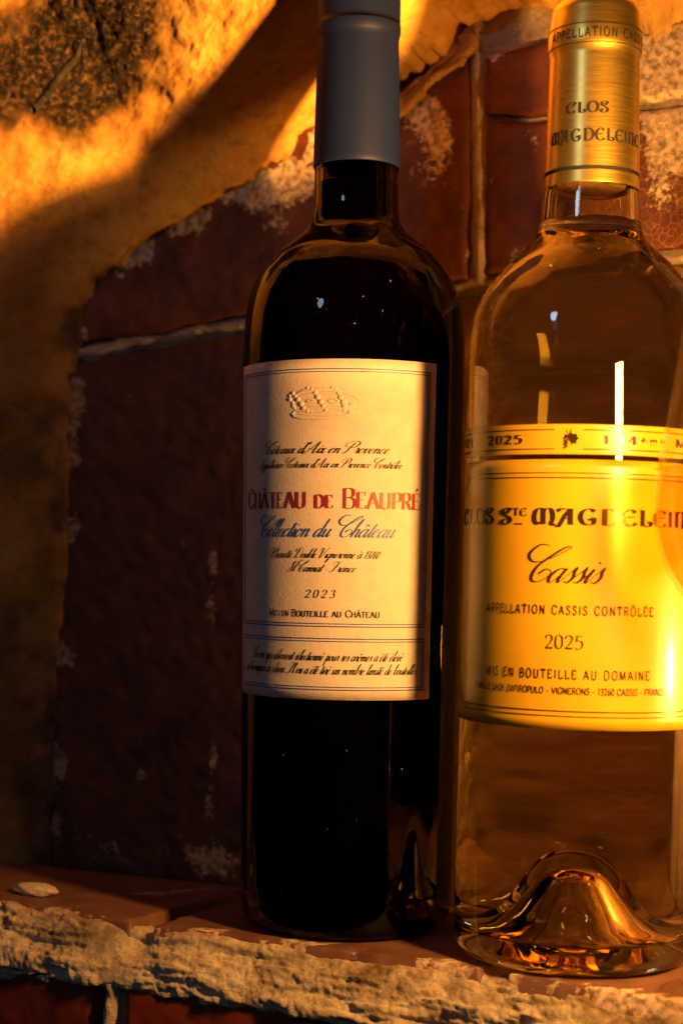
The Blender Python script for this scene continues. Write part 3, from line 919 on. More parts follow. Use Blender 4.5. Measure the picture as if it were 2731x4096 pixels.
SCR = {   # x-height = 1, drawn in pen order: thick where the pen moves down
    'a': (1.05, [[(.76, .86), (.52, 1.02), (.2, .8), (.07, .35), (.25, 0), (.5, .15), (.78, .8)], [(.82, 1.02), (.74, .3), (.86, .0), (1.08, .3)]]),
    'b': (.95, [[(0, .3), (.35, 1.3), (.5, 2.1), (.38, 2.2), (.25, 1.7), (.2, .4), (.35, .0), (.62, .15), (.72, .6), (.6, .95), (.75, .85), (.95, .9)]]),
    'c': (.82, [[(.66, .78), (.6, 1.0), (.35, .95), (.1, .5), (.15, .1), (.4, 0), (.84, .3)]]),
    'd': (1.05, [[(.76, .86), (.52, 1.02), (.2, .8), (.07, .35), (.25, 0), (.5, .15), (.78, .8)], [(.86, 2.2), (.76, .3), (.86, .0), (1.08, .3)]]),
    'e': (.8, [[(0, .3), (.45, .55), (.62, .85), (.45, 1.02), (.18, .8), (.08, .35), (.28, 0), (.55, .08), (.82, .3)]]),
    'f': (.7, [[(0, .3), (.5, 1.5), (.62, 2.1), (.45, 2.2), (.3, 1.2), (.15, -.9), (.3, -1.1), (.4, -.3), (.7, .3)]]),
    'g': (1.0, [[(.76, .86), (.52, 1.02), (.2, .8), (.07, .35), (.25, 0), (.5, .15), (.78, .8)], [(.82, 1.02), (.72, -.4), (.5, -1.05), (.22, -.95), (.35, -.5), (1.02, .3)]]),
    'h': (1.02, [[(0, .3), (.35, 1.3), (.5, 2.1), (.38, 2.2), (.27, 1.7), (.2, 0)], [(.2, .3), (.5, .92), (.7, .96), (.74, .7), (.7, .25), (.82, 0), (1.04, .3)]]),
    'i': (.5, [[(0, .3), (.28, 1.0)], [(.28, 1.0), (.22, .25), (.34, .0), (.52, .3)], [(.34, 1.5), (.33, 1.42)]]),
    'j': (.5, [[(0, .3), (.3, 1)], [(.3, 1), (.2, -.6), (0, -1.0), (-.2, -.8), (.5, .3)]]),
    'l': (.5, [[(0, .3), (.32, 1.2), (.5, 2.05), (.38, 2.2), (.26, 1.7), (.2, .3), (.32, .0), (.52, .3)]]),
    'm': (1.5, [[(0, .6), (.16, 1.0), (.24, .85), (.2, 0)], [(.2, .3), (.48, .92), (.66, .96), (.7, .7), (.66, 0)], [(.66, .3), (.95, .92), (1.14, .96), (1.18, .7), (1.14, .25), (1.26, 0), (1.5, .3)]]),
    'n': (1.02, [[(0, .6), (.16, 1.0), (.24, .85), (.2, 0)], [(.2, .3), (.5, .92), (.7, .96), (.74, .7), (.7, .25), (.82, 0), (1.04, .3)]]),
    'o': (.85, [[(.5, 1.0), (.2, .8), (.08, .4), (.25, .0), (.55, .1), (.72, .55), (.5, 1.0), (.62, .82), (.88, .85)]]),
    'p': (.98, [[(0, .3), (.28, 1.1), (.18, -.2), (.12, -1.1)], [(.18, .3), (.45, .9), (.7, .95), (.74, .5), (.5, .02), (.7, .02), (1.0, .3)]]),
    'q': (1.0, [[(.76, .86), (.52, 1.02), (.2, .8), (.07, .35), (.25, 0), (.5, .15), (.78, .8)], [(.82, 1.02), (.7, -1.1), (.85, -.4), (1.02, .3)]]),
    'r': (.7, [[(0, .3), (.25, 1.1), (.32, .92), (.52, .95), (.48, .3), (.56, .02), (.72, .3)]]),
    's': (.65, [[(0, .3), (.38, 1.1), (.42, .8), (.56, .35), (.4, 0), (.12, .08)], [(.4, .0), (.67, .3)]]),
    't': (.52, [[(0, .3), (.3, 1.0)], [(.36, 1.7), (.22, .25), (.34, .0), (.54, .3)], [(.08, 1.08), (.6, 1.08)]]),
    'u': (1.02, [[(0, .6), (.14, 1.0), (.16, .7), (.14, .3), (.26, 0), (.5, .2), (.74, 1.0)], [(.74, 1.0), (.7, .3), (.82, 0), (1.04, .3)]]),
    'v': (.85, [[(0, .6), (.16, 1.0), (.24, .85), (.24, .2), (.36, 0), (.62, .4), (.66, 1.0), (.72, .85), (.88, .88)]]),
    'x': (.9, [[(0, .8), (.18, 1.0), (.32, .8), (.5, .2), (.66, 0), (.92, .3)], [(.8, 1.0), (.6, .85), (.2, .1), (.05, 0)]]),
    'A': (1.9, [[(-.3, .5), (-.5, .2), (-.2, -.05), (.3, .5), (.9, 1.6), (1.35, 2.35)], [(1.35, 2.35), (1.3, 1.2), (1.3, .2), (1.5, 0), (1.85, .3)], [(.2, .95), (.8, .8), (1.5, .95)]]),
    'C': (1.85, [[(.46, 2.65), (-.2, 2.68), (-.55, 2.0), (.1, 1.45), (1.0, 1.65), (1.75, 2.25), (2.0, 2.55), (1.6, 2.5), (1.0, 1.8), (.58, 1.1), (.62, .4), (1.0, .02), (1.6, .15), (1.8, .7), (1.35, .95), (1.0, .6)]]),
    'D': (2.0, [[(.8, 2.1), (.6, 1.2), (.45, .3), (.2, 0), (-.1, .2), (.4, .25), (1.0, 0), (1.6, .4), (1.8, 1.3), (1.5, 2.2), (.7, 2.4), (.0, 2.1), (-.2, 1.6), (.2, 1.5)]]),
    'F': (1.6, [[(1.0, 2.1), (.7, 1.0), (.5, .2), (.1, -.05), (-.2, .25)], [(-.1, 1.7), (-.2, 2.2), (.3, 2.45), (1.0, 2.2), (1.7, 2.45)], [(.4, 1.2), (.9, 1.15), (1.2, 1.4)]]),
    'I': (1.3, [[(1.1, 2.2), (.7, 1.2), (.5, .3), (.1, -.05), (-.3, .3)], [(-.3, 1.6), (-.1, 2.2), (.5, 2.3), (1.1, 2.2), (1.5, 2.45)]]),
    'P': (1.75, [[(.9, 2.1), (.6, 1.0), (.45, .25), (.1, -.05), (-.1, .2)], [(.3, 1.3), (-.3, 1.4), (-.4, 2.0), (.2, 2.4), (1.1, 2.45), (1.7, 2.1), (1.6, 1.5), (1.1, 1.1), (.65, 1.2)]]),
    'S': (1.3, [[(-.1, .5), (.3, .7), (1.0, 1.8), (1.15, 2.3), (.85, 2.4), (.6, 1.9), (.85, 1.2), (.85, .4), (.4, 0), (-.1, .2), (.0, .6)]]),
    'V': (1.7, [[(-.3, 1.6), (-.2, 2.2), (.3, 2.3), (.4, 1.6), (.45, .4), (.55, 0), (.9, .6), (1.4, 1.9), (1.9, 2.4)]]),
    '1': (.6, [[(.1, 1.3), (.4, 1.7), (.3, 0)]]), '3': (.8, [[(.2, 1.5), (.5, 1.7), (.7, 1.4), (.4, 1.0), (.7, .5), (.4, 0), (.1, .2)]]),
    '7': (.8, [[(.1, 1.6), (.75, 1.6), (.4, .8), (.25, 0)]]), '6': (.8, [[(.7, 1.7), (.3, 1.1), (.15, .4), (.4, 0), (.68, .4), (.45, .85), (.2, .5)]]),
    '0': (.85, [[(.45, 1.7), (.2, 1.2), (.15, .4), (.4, 0), (.65, .5), (.7, 1.3), (.45, 1.7)]]),
    '-': (.9, [[(.2, .6), (.7, .6)]]), '.': (.4, [[(.15, .12), (.15, .0)]]), "'": (.4, [[(.2, 2.3), (.12, 1.8)]]), ' ': (.65, []),
}
ACC = {'é': ('e', 'a'), 'è': ('e', 'g'), 'ê': ('e', 'c'), 'ô': ('o', 'c'), 'à': ('a', 'g'), 'â': ('a', 'c'), 'É': ('E', 'a'), 'Â': ('A', 'c'), 'Ô': ('O', 'c')}


class Ink:
    """collects flat strokes (x, y, ribbons) laid out in units of the letter height"""

    def __init__(self):
        self.rib = []        # list of (left Nx2, right Nx2)

    def ribbon(self, pts, wid):
        pts = np.asarray(pts, float)
        T = np.gradient(pts, axis=0)
        T /= np.linalg.norm(T, axis=1, keepdims=True) + 1e-9
        Nn = np.stack([-T[:, 1], T[:, 0]], 1)
        h = np.asarray(wid)[:, None] / 2
        self.rib.append((pts + Nn * h, pts - Nn * h))

    def disc(self, c, r, n=12):
        a = np.linspace(0, pi, n)
        self.rib.append((np.stack([c[0] + r * np.cos(a), c[1] + r * np.sin(a)], 1), np.stack([c[0] + r * np.cos(a), c[1] - r * np.sin(a)], 1)))


def roman(text, font, thick, thin, serif=.0, spacing=.08, small=None, slant=0., xs=1., sup=()):
    ink = Ink()
    x = 0.
    for i, ch0 in enumerate(text):
        k, dy = 1., 0.
        th, tn = thick, thin
        if small is not None and small[i] != '0':
            k = .82 if small[i] == '1' else .66
        if i in sup:
            k, dy = .62, .38
            th, tn = thick * .62, thin * .8
        ch, acc = ACC.get(ch0, (ch0, None))
        wd, strokes = font[ch]
        X0 = x

        def tr(p):
            p = np.asarray(p, float) * k
            return np.stack([X0 + p[:, 0] * xs + slant * (p[:, 1] + dy), p[:, 1] + dy], 1)

        for kind, pts in strokes:
            if kind == 'd':
                q = tr(pts)[0]
                ink.disc(q, th * .6)
                continue
            if kind in 'co':
                q = tr(catmull(pts, 7, kind == 'o'))
            else:
                q = resample(tr(pts), 5)
            T = np.gradient(q, axis=0)
            ang = np.arctan2(T[:, 1], T[:, 0])
            if kind == 'h':
                wv = np.full(len(q), tn)
            elif kind == 'v':
                wv = np.full(len(q), th)
            else:
                wv = tn + (th - tn) * np.abs(np.sin(ang - radians(22 if kind not in 'co' else 8))) ** 1.6
            ink.ribbon(q, wv)
            if serif > 0 and kind in 'Lbt':
                for e_, on in ((q[0], kind == 'L'), (q[-1], True)):
                    if on:
                        y = tn * .5 if abs(e_[1] - dy) < .2 else e_[1] - tn * .5
                        ink.ribbon([(e_[0] - serif * k, y), (e_[0] + serif * k, y)], [tn, tn])
        top = (1.12 if ch.isupper() else .62) * k + dy
        cx = X0 + wd * k * xs / 2 + slant * top
        a = .16 * k
        if acc == 'a':
            ink.ribbon([(cx - a * .3, top), (cx + a * .6, top + a * 1.1)], [tn, th * .8])
        elif acc == 'g':
            ink.ribbon([(cx + a * .3, top), (cx - a * .6, top + a * 1.1)], [tn, th * .8])
        elif acc == 'c':
            ink.ribbon([(cx - a, top), (cx, top + a)], [tn, th * .7])
            ink.ribbon([(cx, top + a), (cx + a, top)], [th * .7, tn])
        x += (wd * xs * k + spacing) if ch != ' ' else (wd * xs + spacing)
    return ink


def script(text, thick=.24, thin=.075, slant=.62):
    ink = Ink()
    x = 0.
    for ch0 in text:
        ch, acc = ACC.get(ch0, (ch0, None))
        wd, strokes = SCR[ch]
        for pts in strokes:
            q = catmull(np.asarray(pts, float) + np.array([x, 0]), 6)
            q[:, 0] += slant * q[:, 1]
            T = np.gradient(q, axis=0)
            T /= np.linalg.norm(T, axis=1, keepdims=True) + 1e-9
            wv = thin + (thick - thin) * np.clip(-T[:, 1], 0, 1) ** 1.3
            wv = np.convolve(np.pad(wv, 2, mode='edge'), np.ones(5) / 5, mode='valid')
            ink.ribbon(q, wv)
        if acc:
            top = 1.3
            cx = x + wd * .45 + slant * top
            if acc == 'a':
                ink.ribbon([(cx - .08, top), (cx + .25, top + .38)], [thin * 1.3, thick * .7])
            elif acc == 'g':
                ink.ribbon([(cx + .12, top), (cx - .16, top + .38)], [thin * 1.3, thick * .7])
            else:
                ink.ribbon([(cx - .22, top), (cx + .05, top + .32)], [thin * 1.3, thick * .5])
                ink.ribbon([(cx + .05, top + .32), (cx + .3, top)], [thick * .5, thin * 1.3])
        x += wd
    return ink


class Surf:
    """cylindrical print surface: phi in degrees (0 faces the viewer), z in mm"""

    def __init__(self, rfun):
        self.r = rfun

    def pt(self, phi, z, off):
        z = z / 1000
        r = self.r(z) + off
        a = np.radians(phi)
        return np.stack([r * np.sin(a), -r * np.cos(a), z + 0 * a], -1)

    def emit(self, name, ribs, mat, parent, off):
        V, Fc = [], []
        o = 0
        for k, (a, b_) in enumerate(ribs):
            n_ = len(a)
            d = off + (k % 24) * .000002
            V.append(self.pt(a[:, 0], a[:, 1], d))
            V.append(self.pt(b_[:, 0], b_[:, 1], d))
            for i in range(n_ - 1):
                Fc.append((o + i, o + n_ + i, o + n_ + i + 1, o + i + 1))
            o += 2 * n_
        me = mesh(name, np.vstack(V), Fc)
        return link(name, me, mat, parent, smooth=False)

    def text(self, ink, phi0, phi1, z0, size, mat, parent, off=.00035, name='lettering'):
        """fit the line between phi0 and phi1; baseline at z0 mm, unit height = size mm"""
        allp = np.vstack([np.vstack(r) for r in ink.rib])
        xa, xb = allp[:, 0].min(), allp[:, 0].max()
        k = (phi1 - phi0) / (xb - xa)
        f = lambda p: np.stack([phi0 + (p[:, 0] - xa) * k, z0 + p[:, 1] * size], 1)
        return self.emit(name, [(f(a), f(b_)) for a, b_ in ink.rib], mat, parent, off)

    def line(self, pts, width, mat, parent, off=.0003, name='border_line', closed=False):
        """polyline in (phi, z) with a width in mm; corners are mitred by overlapping"""
        ribs = []
        r = self.r(.12) * 1000
        pts = list(pts) + ([pts[0]] if closed else [])
        for p0, p1 in zip(pts[:-1], pts[1:]):
            a0 = np.array([p0[0] * pi / 180 * r, p0[1]])
            a1 = np.array([p1[0] * pi / 180 * r, p1[1]])
            d = (a1 - a0) / np.linalg.norm(a1 - a0)
            a0 = a0 - d * width / 2
            a1 = a1 + d * width / 2
            n_ = max(2, int(np.linalg.norm(a1 - a0) / 1.2))
            q = np.linspace(a0, a1, n_)
            nn = np.array([-d[1], d[0]]) * width / 2
            cv = lambda Q: np.stack([Q[:, 0] / r * 180 / pi, Q[:, 1]], 1)
            ribs.append((cv(q + nn), cv(q - nn)))
        return self.emit(name, ribs, mat, parent, off)

    def sheet(self, phi0, phi1, z0, z1, mat, parent, name='label', off=.00018):
        nu, nv = 90, 30
        PH, ZZ = np.meshgrid(np.linspace(phi0, phi1, nu), np.linspace(z0, z1, nv), indexing='ij')
        o_ = np.full(PH.shape, off)
        P = self.pt(PH, ZZ, o_)
        Pi = self.pt(PH, ZZ, o_ * 0 + .00002)
        V = np.vstack([P.reshape(-1, 3), Pi.reshape(-1, 3)])
        f = [tuple(x) for x in grid_faces(nu, nv)]
        N_ = nu * nv
        f += [tuple(x[::-1]) for x in grid_faces(nu, nv, off=N_)]
        rim = [i * nv for i in range(nu)] + [(nu - 1) * nv + j for j in range(1, nv)] + [i * nv + nv - 1 for i in range(nu - 2, -1, -1)] + [j for j in range(nv - 2, 0, -1)]
        for a, b_ in zip(rim, rim[1:] + rim[:1]):
            f.append((b_, a, a + N_, b_ + N_))
        me = mesh(name, V, f)
        o = link(name, me, mat, parent, smooth=False)
        me.polygons.foreach_set('use_smooth', [i < (nu - 1) * (nv - 1) for i in range(len(me.polygons))])
        return o


# ------------------------------------------------------------------ red wine bottle
b1 = thing('wine_bottle', 'dark red wine bottle with slate blue capsule and cream label', 'bottle', (.0037, .5906 - .6, 0), 'wine bottles on the ledge')
b1.rotation_euler = (0, radians(-.29), 0)
side1 = [(.0357, .012), (.0359, .04), (.0365, .09), (.0370, .14), (.0374, .175), (.0375, .19), (.0374, .1967), (.03662, .2054), (.03523, .2120), (.0323, .2187), (.0273, .2253), (.0212, .2303), (.01713, .2334), (.0152, .2366), (.01432, .2423), (.01425, .25), (.0142, .262), (.0135, .30), (.0135, .318)]
under1 = [(0, .022), (.006, .0215), (.012, .0185), (.017, .013), (.022, .007), (.027, .002), (.0305, .0001), (.0325, .0003), (.0346, .0022), (.0354, .006)]
up1 = [(.0109, .318), (.0110, .285), (.0113, .262), (.01145, .250)]
inner1 = [(.01145, .250), (.01150, .2423)] + [(r - .0017, z) for r, z in side1[::-1] if z < .24][:-1] + [(.0336, .0165), (.0316, .0115), (.0285, .0105), (.023, .0135), (.0175, .0205), (.012, .0255), (.006, .0275), (0, .028)]
lathe('body', under1 + side1 + up1, M['dark_glass'], b1, smooth=14, seg=128)
lathe('wine', inner1[::-1], M['red_wine'], b1, smooth=14, seg=128)
lathe('wine', [(.01143, .2497), (.006, .2495), (0, .2495)], M['red_wine'], b1, sub=1)
lathe('capsule', [(.01425, .2555), (.01465, .2555), (.0146, .262), (.0141, .285), (.0137, .2975), (.0139, .2995), (.01425, .3010), (.0143, .3025), (.0142, .3032), (.0141, .305), (.0141, .321), (.0137, .3227), (.012, .3232), (0, .3232)], M['capsule_slate'], b1, sub=2)
zs1 = np.array([z for r, z in side1])
rs1 = np.array([r for r, z in side1])
pp = catmull(side1, 4)
S1 = Surf(lambda z: np.interp(z, pp[:, 1], pp[:, 0]))
lab = S1.sheet(-77, 45, 77.8, 186.4, M['paper'], b1)
BK, BL, RD = M['ink_black'], M['ink_blue'], M['ink_red']
for z0, z1 in ((101.2, 183.2), (81.0, 97.3)):
    for d, wd in ((0, .34), (.85, .28)):
        dp = d / 36.7 * 180 / pi
        S1.line([(-72.4 + dp, z0 + d), (40.4 - dp, z0 + d), (40.4 - dp, z1 - d), (-72.4 + dp, z1 - d)], wd, BL, lab, closed=True)
C1 = -15.3
tx = lambda ink, hw, z, s, m: S1.text(ink, C1 - hw, C1 + hw, z, s, m, lab)
tx(script("Coteaux d'Aix en Provence"), 33.6, 156.4, 1.55, BK)
tx(script("Appellation Coteaux d'Aix en Provence Contrôlée", .25), 40.4, 151.8, 1.22, BK)
tx(roman("CHÂTEAU DE BEAUPRÉ", RO, .165, .035, .10, .07, "011111112210111111", xs=.80), 51.0, 138.9, 6.3, RD)
tx(script("Collection du Château", .24, .07), 37.6, 129.7, 2.6, BL)
tx(script("Phanette Double Vigneronne à 13760", .25), 30, 123.0, 1.35, BK)
tx(script("St Cannat - France", .25), 17.8, 118.6, 1.35, BK)
tx(roman("2023", RO, .12, .05, 0, .35, slant=.22), 7.9, 110.3, 2.5, BK)
tx(roman("MIS EN BOUTEILLE AU CHÂTEAU", RO, .17, .07, .10, .12, "011011001111111101100111111"), 29.7, 104.2, 2.25, BK)
tx(script("Ce vin spécialement sélectionné pour ses arômes a été élevé", .27, .09), 43.2, 90.3, 1.5, BK)
tx(script("en barriques de chêne. Il en a été tiré un nombre limité de bouteilles.", .27, .09), 51.5, 86.0, 1.5, BK)


# embossed crown
def crown():
    V, Fc = [], []
    cen, r0 = -15.5, 36.9

    def put(xp, yp, h):
        phi = cen + (xp - 727) * .0241 / r0 * 180 / pi
        z = 177.6 - (yp - 350) * .0237
        return S1.pt(np.asarray(phi), np.asarray(z), .00018 + h)

    def dome(cx, cy, rx, ry, h):
        o = len(V)
        n_ = 14
        V.append(put(cx, cy, h))
        for k, f_ in enumerate((.35, .65, .88, 1.)):
            for i in range(n_):
                a = 2 * pi * i / n_
                V.append(put(cx + rx * f_ * cos(a), cy - ry * f_ * sin(a), h * math.sqrt(max(0, 1 - f_ * f_)) - (.00004 if f_ == 1 else 0)))
        for i in range(n_):
            Fc.append((o, o + 1 + i, o + 1 + (i + 1) % n_))
            for k in range(3):
                a, b_ = o + 1 + k * n_, o + 1 + (k + 1) * n_
                Fc.append((a + i, b_ + i, b_ + (i + 1) % n_, a + (i + 1) % n_))

    def ridge(pts, r, h):
        q = catmull(pts, 8)
        T = np.gradient(q, axis=0)
        T /= np.linalg.norm(T, axis=1, keepdims=True)
        Nn = np.stack([-T[:, 1], T[:, 0]], 1)
        o = len(V)
        m_ = 7
        for i, p_ in enumerate(q):
            e = math.sqrt(max(0, 1 - (2 * i / (len(q) - 1) - 1) ** 8))
            for k in range(m_):
                a = pi * k / (m_ - 1)
                pt = p_ + Nn[i] * r * cos(a) * (.4 + .6 * e)
                V.append(put(pt[0], pt[1], h * sin(a) * e - (.00004 if k in (0, m_ - 1) else 0)))
        for i in range(len(q) - 1):
            for k in range(m_ - 1):
                a = o + i * m_ + k
                Fc.append((a, a + m_, a + m_ + 1, a + 1))

    H = .00042
    ridge([(350, 455), (450, 418), (550, 402), (700, 392), (850, 398), (1000, 420), (1110, 455), (1215, 510)], 30, H * .8)
    ridge([(380, 480), (550, 450), (720, 440), (900, 450), (1050, 490), (1150, 530)], 12, H * .5)
    ridge([(420, 650), (560, 640), (700, 640), (850, 640), (1000, 650), (1100, 620), (1165, 600)], 27, H * .7)
    ridge([(305, 690), (330, 740), (450, 768), (690, 778), (900, 765), (1060, 738), (1140, 690)], 24, H * .9)
    ridge([(310, 700), (360, 668), (480, 680), (700, 695), (900, 690), (1060, 672), (1140, 690)], 14, H * .6)
    ridge([(390, 715), (600, 735), (800, 735), (980, 715)], 10, H * .5)
    ridge([(300, 540), (320, 600), (345, 650)], 22, H * .6)
    ridge([(500, 545), (560, 525), (620, 530), (560, 555), (500, 548)], 10, H * .7)
    ridge([(800, 545), (870, 515), (945, 555), (870, 582), (800, 545)], 10, H * .7)
    ridge([(1085, 570), (1130, 590), (1165, 605)], 20, H * .7)
    for (x, y, r) in ((310, 436, 33), (346, 470, 33), (388, 517, 38), (435, 580, 41), (473, 640, 40), (528, 672, 34), (580, 688, 25),
                      (583, 390, 36), (636, 430, 38), (667, 490, 41), (712, 557, 42), (743, 622, 38), (780, 665, 33), (825, 688, 24),
                      (862, 375, 30), (900, 394, 35), (950, 440, 38), (975, 498, 41), (1014, 562, 46), (1025, 625, 44), (1022, 672, 36), (1090, 692, 34),
                      (262, 462, 26), (262, 515, 32), (308, 612, 22), (525, 372, 28)):
        dome(x, y, r, r, H * r / 34)
    me = mesh('crown_emblem', np.array(V), Fc)
    return link('crown_emblem', me, M['paper'], lab)


crown()

# ------------------------------------------------------------------ white wine bottle
b2 = thing('wine_bottle.001', 'clear bottle of amber wine with gold capsule and yellow label', 'bottle', (.0751, .549 - .6, 0), 'wine bottles on the ledge')
b2.rotation_euler = (0, radians(.28), 0)
under2 = [(0, .0287), (.0035, .0282), (.0068, .0258), (.0098, .0198), (.0138, .0120), (.0190, .0062), (.0255, .0022), (.0305, .0001), (.0335, 0), (.0356, .0009), (.0370, .0034)]
side2 = [(.0374, .009), (.0375, .016), (.0375, .06), (.0375, .12), (.0375, .17), (.0375, .186), (.0373, .1928), (.0367, .1982), (.0342, .2051), (.0302, .2112), (.0255, .2167), (.0202, .2215), (.0172, .2246), (.0159, .2277), (.0156, .233), (.0152, .2385), (.0143, .243), (.0138, .283), (.0142, .286), (.0132, .2955)]
in_up2 = [(.0105, .2955), (.0105, .27), (.0110, .25), (.0122, .2385), (.0127, .2300)]
in_low2 = [(.0127, .2300), (.0130, .2270), (.0142, .2238), (.0175, .2204), (.0228, .2153), (.0276, .2100), (.0316, .2040), (.0340, .1970), (.0347, .1915), (.0349, .186), (.0349, .12), (.0349, .06), (.0349, .018), (.0342, .0110), (.0315, .0080), (.0270, .0084), (.0215, .0108), (.0170, .0148), (.0135, .0205), (.0108, .0270), (.0075, .0318), (.004, .0338), (0, .0342)]
lathe('body', under2 + side2 + in_up2, M['clear'], b2, seg=160, smooth=14)
ws = lathe('wine', in_low2[::-1], M['amber_side'], b2, seg=160, smooth=14)
# meniscus closes the wine volume
me = ws.data
import bmesh
bm = bmesh.new()
bm.from_mesh(me)
top = [v for v in bm.verts if abs(v.co.z - .2300) < 1e-5]
top.sort(key=lambda v: math.atan2(v.co.y, v.co.x))
fc = bm.faces.new(top)
bmesh.ops.recalc_face_normals(bm, faces=bm.faces)
fc.material_index = 1
fc.smooth = False
bm.to_mesh(me)
bm.free()
me.materials.append(M['amber_top'])
bmesh_body = b2.children[0].data
lathe('cork', [(0, .2405), (.0108, .2405), (.0109, .2415), (.0103, .262), (.0103, .292), (0, .292)], M['cork'], b2, sub=1)
capz = [(.0145, .2402), (.01485, .2400), (.0148, .2425), (.01465, .250), (.0143, .268), (.0141, .279), (.01415, .2815), (.0146, .2835), (.01475, .285), (.0147, .288), (.0143, .2915), (.0139, .2945), (.0137, .2960), (.0130, .2978), (.0115, .2988), (.008, .2996), (0, .2998)]
lathe('capsule', capz, M['gold'], b2, sub=3, seg=128)
cap2 = b2.children[-1]
S2 = Surf(lambda z: .0375 + 0 * z)
Y, BR = M['yellow'], M['ink_brown']
band = S2.sheet(-112, 82, 154.7, 163.6, Y, b2, 'neck_band')
band.name = 'label_band'
main = S2.sheet(-112, 82, 73.6, 153.2, Y, b2)
for z in (161.95, 156.25):
    S2.line([(-112, z), (-21.8, z)], .30, BR, band)
    S2.line([(-8.3, z), (82, z)], .30, BR, band)
C2 = -15.
t2 = lambda ink, hw, z, s, m=BR, lb=main: S2.text(ink, C2 - hw, C2 + hw, z, s, m, lb)
S2.text(roman("1921 - 2025", RO, .2, .08, .10, .28), -92, -37, 157.9, 2.6, BR, band)
S2.text(roman("104ème Millésime", RO, .2, .08, .10, .26, sup=(3, 4, 5)), 0.2, 84, 157.9, 2.5, BR, band)


def frame2(hw, z0, z1, ch, wd):
    c_ = ch / 37.5 * 180 / pi
    a, b_ = C2 - hw, C2 + hw
    S2.line([(a + c_, z0), (b_ - c_, z0), (b_, z0 + ch), (b_, z1 - ch), (b_ - c_, z1), (a + c_, z1), (a, z1 - ch), (a, z0 + ch)], wd, BR, main, closed=True)


frame2(71.5, 79.0, 147.8, 6.5, .34)
frame2(73.5, 77.5, 149.2, 7.2, .26)
u1 = roman("CLOS S", UN, .23, .045, .09, .10)
S2.text(u1, -84.5, -41.5, 134.0, 4.7, BR, main)
S2.text(roman("TE", UN, .16, .06, 0, .12), -41.0, -33.7, 136.4, 2.3, BR, main)
S2.line([(-40, 134.0), (-36.5, 134.0)], .45, BR, main, name='lettering')
S2.text(roman("MAGDELEINE", UN, .23, .055, .09, .08), -31.4, 54.5, 134.0, 4.7, BR, main)
t2(script("Cassis", .24, .06), 17.9, 116.9, 4.1)
sans = lambda s, sp=.34, wt=.15: roman(s, RO, wt, wt * .95, 0, sp, xs=.9)
t2(sans("APPELLATION CASSIS CONTRÔLÉE"), 41.2, 107.5, 2.6)
t2(roman("2025", RO, .11, .045, 0, .10), 8.6, 97.4, 4.0)
t2(sans("MIS EN BOUTEILLE AU DOMAINE"), 40, 88.6, 2.6)
t2(sans("FAMILLE SACK-ZAFIROPULO - VIGNERONS - 13260 CASSIS - FRANCE", .13, .15), 49.2, 84.1, 1.9)


# vine leaf and grapes on the band
def leaf():
    ribs = []
    ink = Ink()
    cx, cz = -14.6, 159.2
    k = 180 / pi / 37.5
    pts = [(.2, 2.2), (.9, 1.4), (1.9, 1.7), (2.1, .8), (2.7, .2), (1.9, -.5), (2.0, -1.5), (1.1, -1.2), (.6, -1.9), (.2, -1.0), (-.3, -.4), (-.5, .5), (-.1, 1.2)]
    c = np.array([.8, .2])
    ring = np.array(pts + pts[:1])
    mid = (ring + c * 3) / 4
    f = lambda p: np.stack([cx + p[:, 0] * k, cz + p[:, 1]], 1)
    ribs.append((f(ring), f(mid * 0 + c)))
    for gx, gz, r in ((-.9, .6, .42), (-1.6, .2, .42), (-.8, -.3, .42), (-1.5, -.7, .42), (-.9, -1.2, .42), (-1.6, -1.6, .4), (-1.0, -2.1, .4), (-1.3, 1.0, .4), (-1.5, -2.6, .36)):
        a = np.linspace(0, pi, 9)
        u_ = np.stack([gx + r * np.cos(a), gz + r * np.sin(a)], 1)
        d_ = np.stack([gx + r * np.cos(a), gz - r * np.sin(a)], 1)
        ribs.append((f(u_), f(d_)))
    for q in ([(-.4, .5), (-.7, 1.6), (-1.1, 2.6)], [(-.3, 1.0), (.1, 2.0), (.4, 2.9)]):
        q = np.array(q)
        ribs.append((f(q + np.array([.14, 0])), f(q - np.array([.14, 0]))))
    S2.emit('leaf_emblem', ribs, BR, band, .0003)


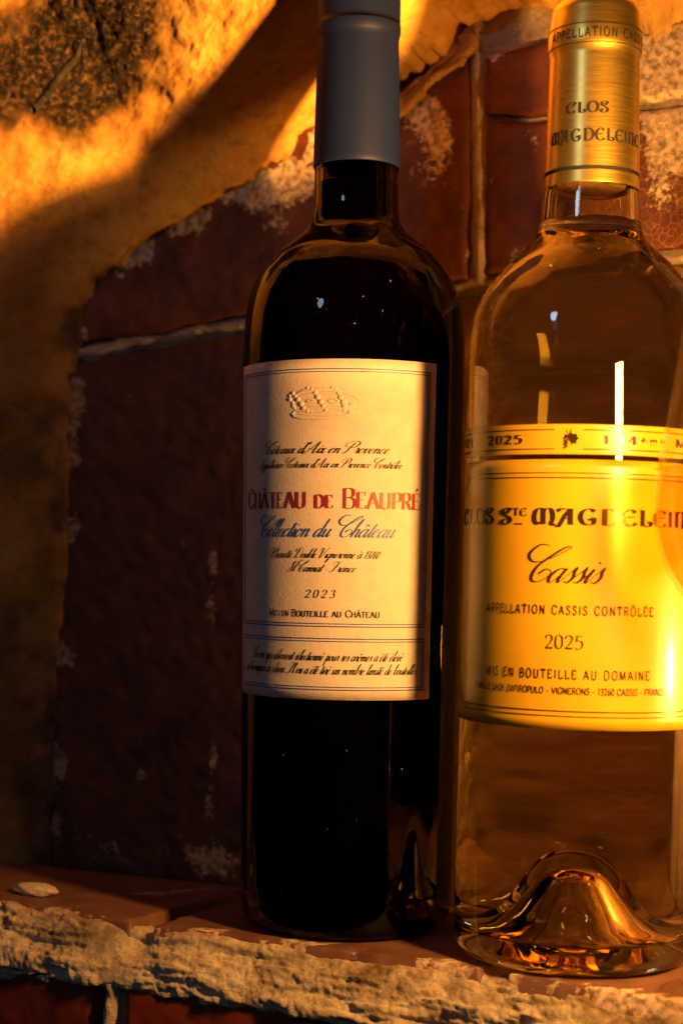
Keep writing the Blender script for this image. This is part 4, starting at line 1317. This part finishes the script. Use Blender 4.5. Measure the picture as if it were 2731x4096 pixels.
leaf()
pc = catmull(capz[:14], 3)
S3 = Surf(lambda z: np.interp(z, pc[:, 1], pc[:, 0]))
ring = lambda z, wd: S3.line([(a, z) for a in np.arange(-180, 181, 6)], wd, BK, cap2, off=.0001)
ring(289.1, .28)
ring(283.1, .28)
ring(244.5, 1.2)
S3.text(sans("APPELLATION CASSIS CONTRÔLÉE", .30, .15), -70, 158, 284.7, 2.75, BK, cap2, .00012)
S3.text(roman("CLOS", UN, .25, .045, .09, .10), -43.5, 11.5, 261.4, 3.3, BK, cap2, .00012)
S3.text(roman("TE", UN, .16, .06, 0, .12), -104, -90, 254.8, 1.8, BK, cap2, .00012)
S3.text(roman("MAGDELEINE", UN, .21, .06, .09, .10), -68, 66, 252.7, 3.7, BK, cap2, .00012)

# ------------------------------------------------------------------ wine glass at the right edge
g = thing('wine_glass', 'stemmed glass of amber wine at the right edge beside the clear bottle', 'glass', (.1235, .490 - .6, 0))
outp = [(0, .0), (.030, .0), (.0315, .0008), (.0305, .0016), (.020, .0032), (.009, .0055), (.0048, .010), (.0038, .02), (.0036, .06), (.0040, .088), (.0062, .098), (.0125, .1025), (.0205, .1075), (.0272, .1140), (.0315, .1205), (.0345, .1285), (.0359, .1370), (.0357, .1450), (.0345, .1540), (.0325, .165), (.0302, .178), (.0278, .195)]
inp = [(.0269, .195), (.0293, .178), (.0316, .165), (.0336, .154), (.0348, .145), (.0350, .137), (.0336, .129), (.0305, .1213), (.0262, .1150), (.0196, .1088), (.012, .1042), (.0, .1025)]
lathe('bowl', outp + inp, M['thin_glass'], g, sub=3)
lathe('wine', [(0, .1027), (.0118, .1044), (.0194, .109), (.026, .1152), (.0303, .1215), (.0334, .1292), (.0348, .1371), (.0346, .1450), (.0342, .1495), (.0338, .1497), (0, .1497)], M['glass_wine'], g, sub=2)

# light refracted through the clear bottle onto the masonry
for nm in ('warm_lamp', 'ledge_lamp'):
    bpy.data.lights[nm].cycles.is_caustics_light = True
for o in b2.children:
    if o.name.split('.')[0] in ('body', 'wine'):
        o.cycles.is_caustics_caster = True
for o in list(wall.children) + list(ledge.children):
    o.cycles.is_caustics_receiver = True
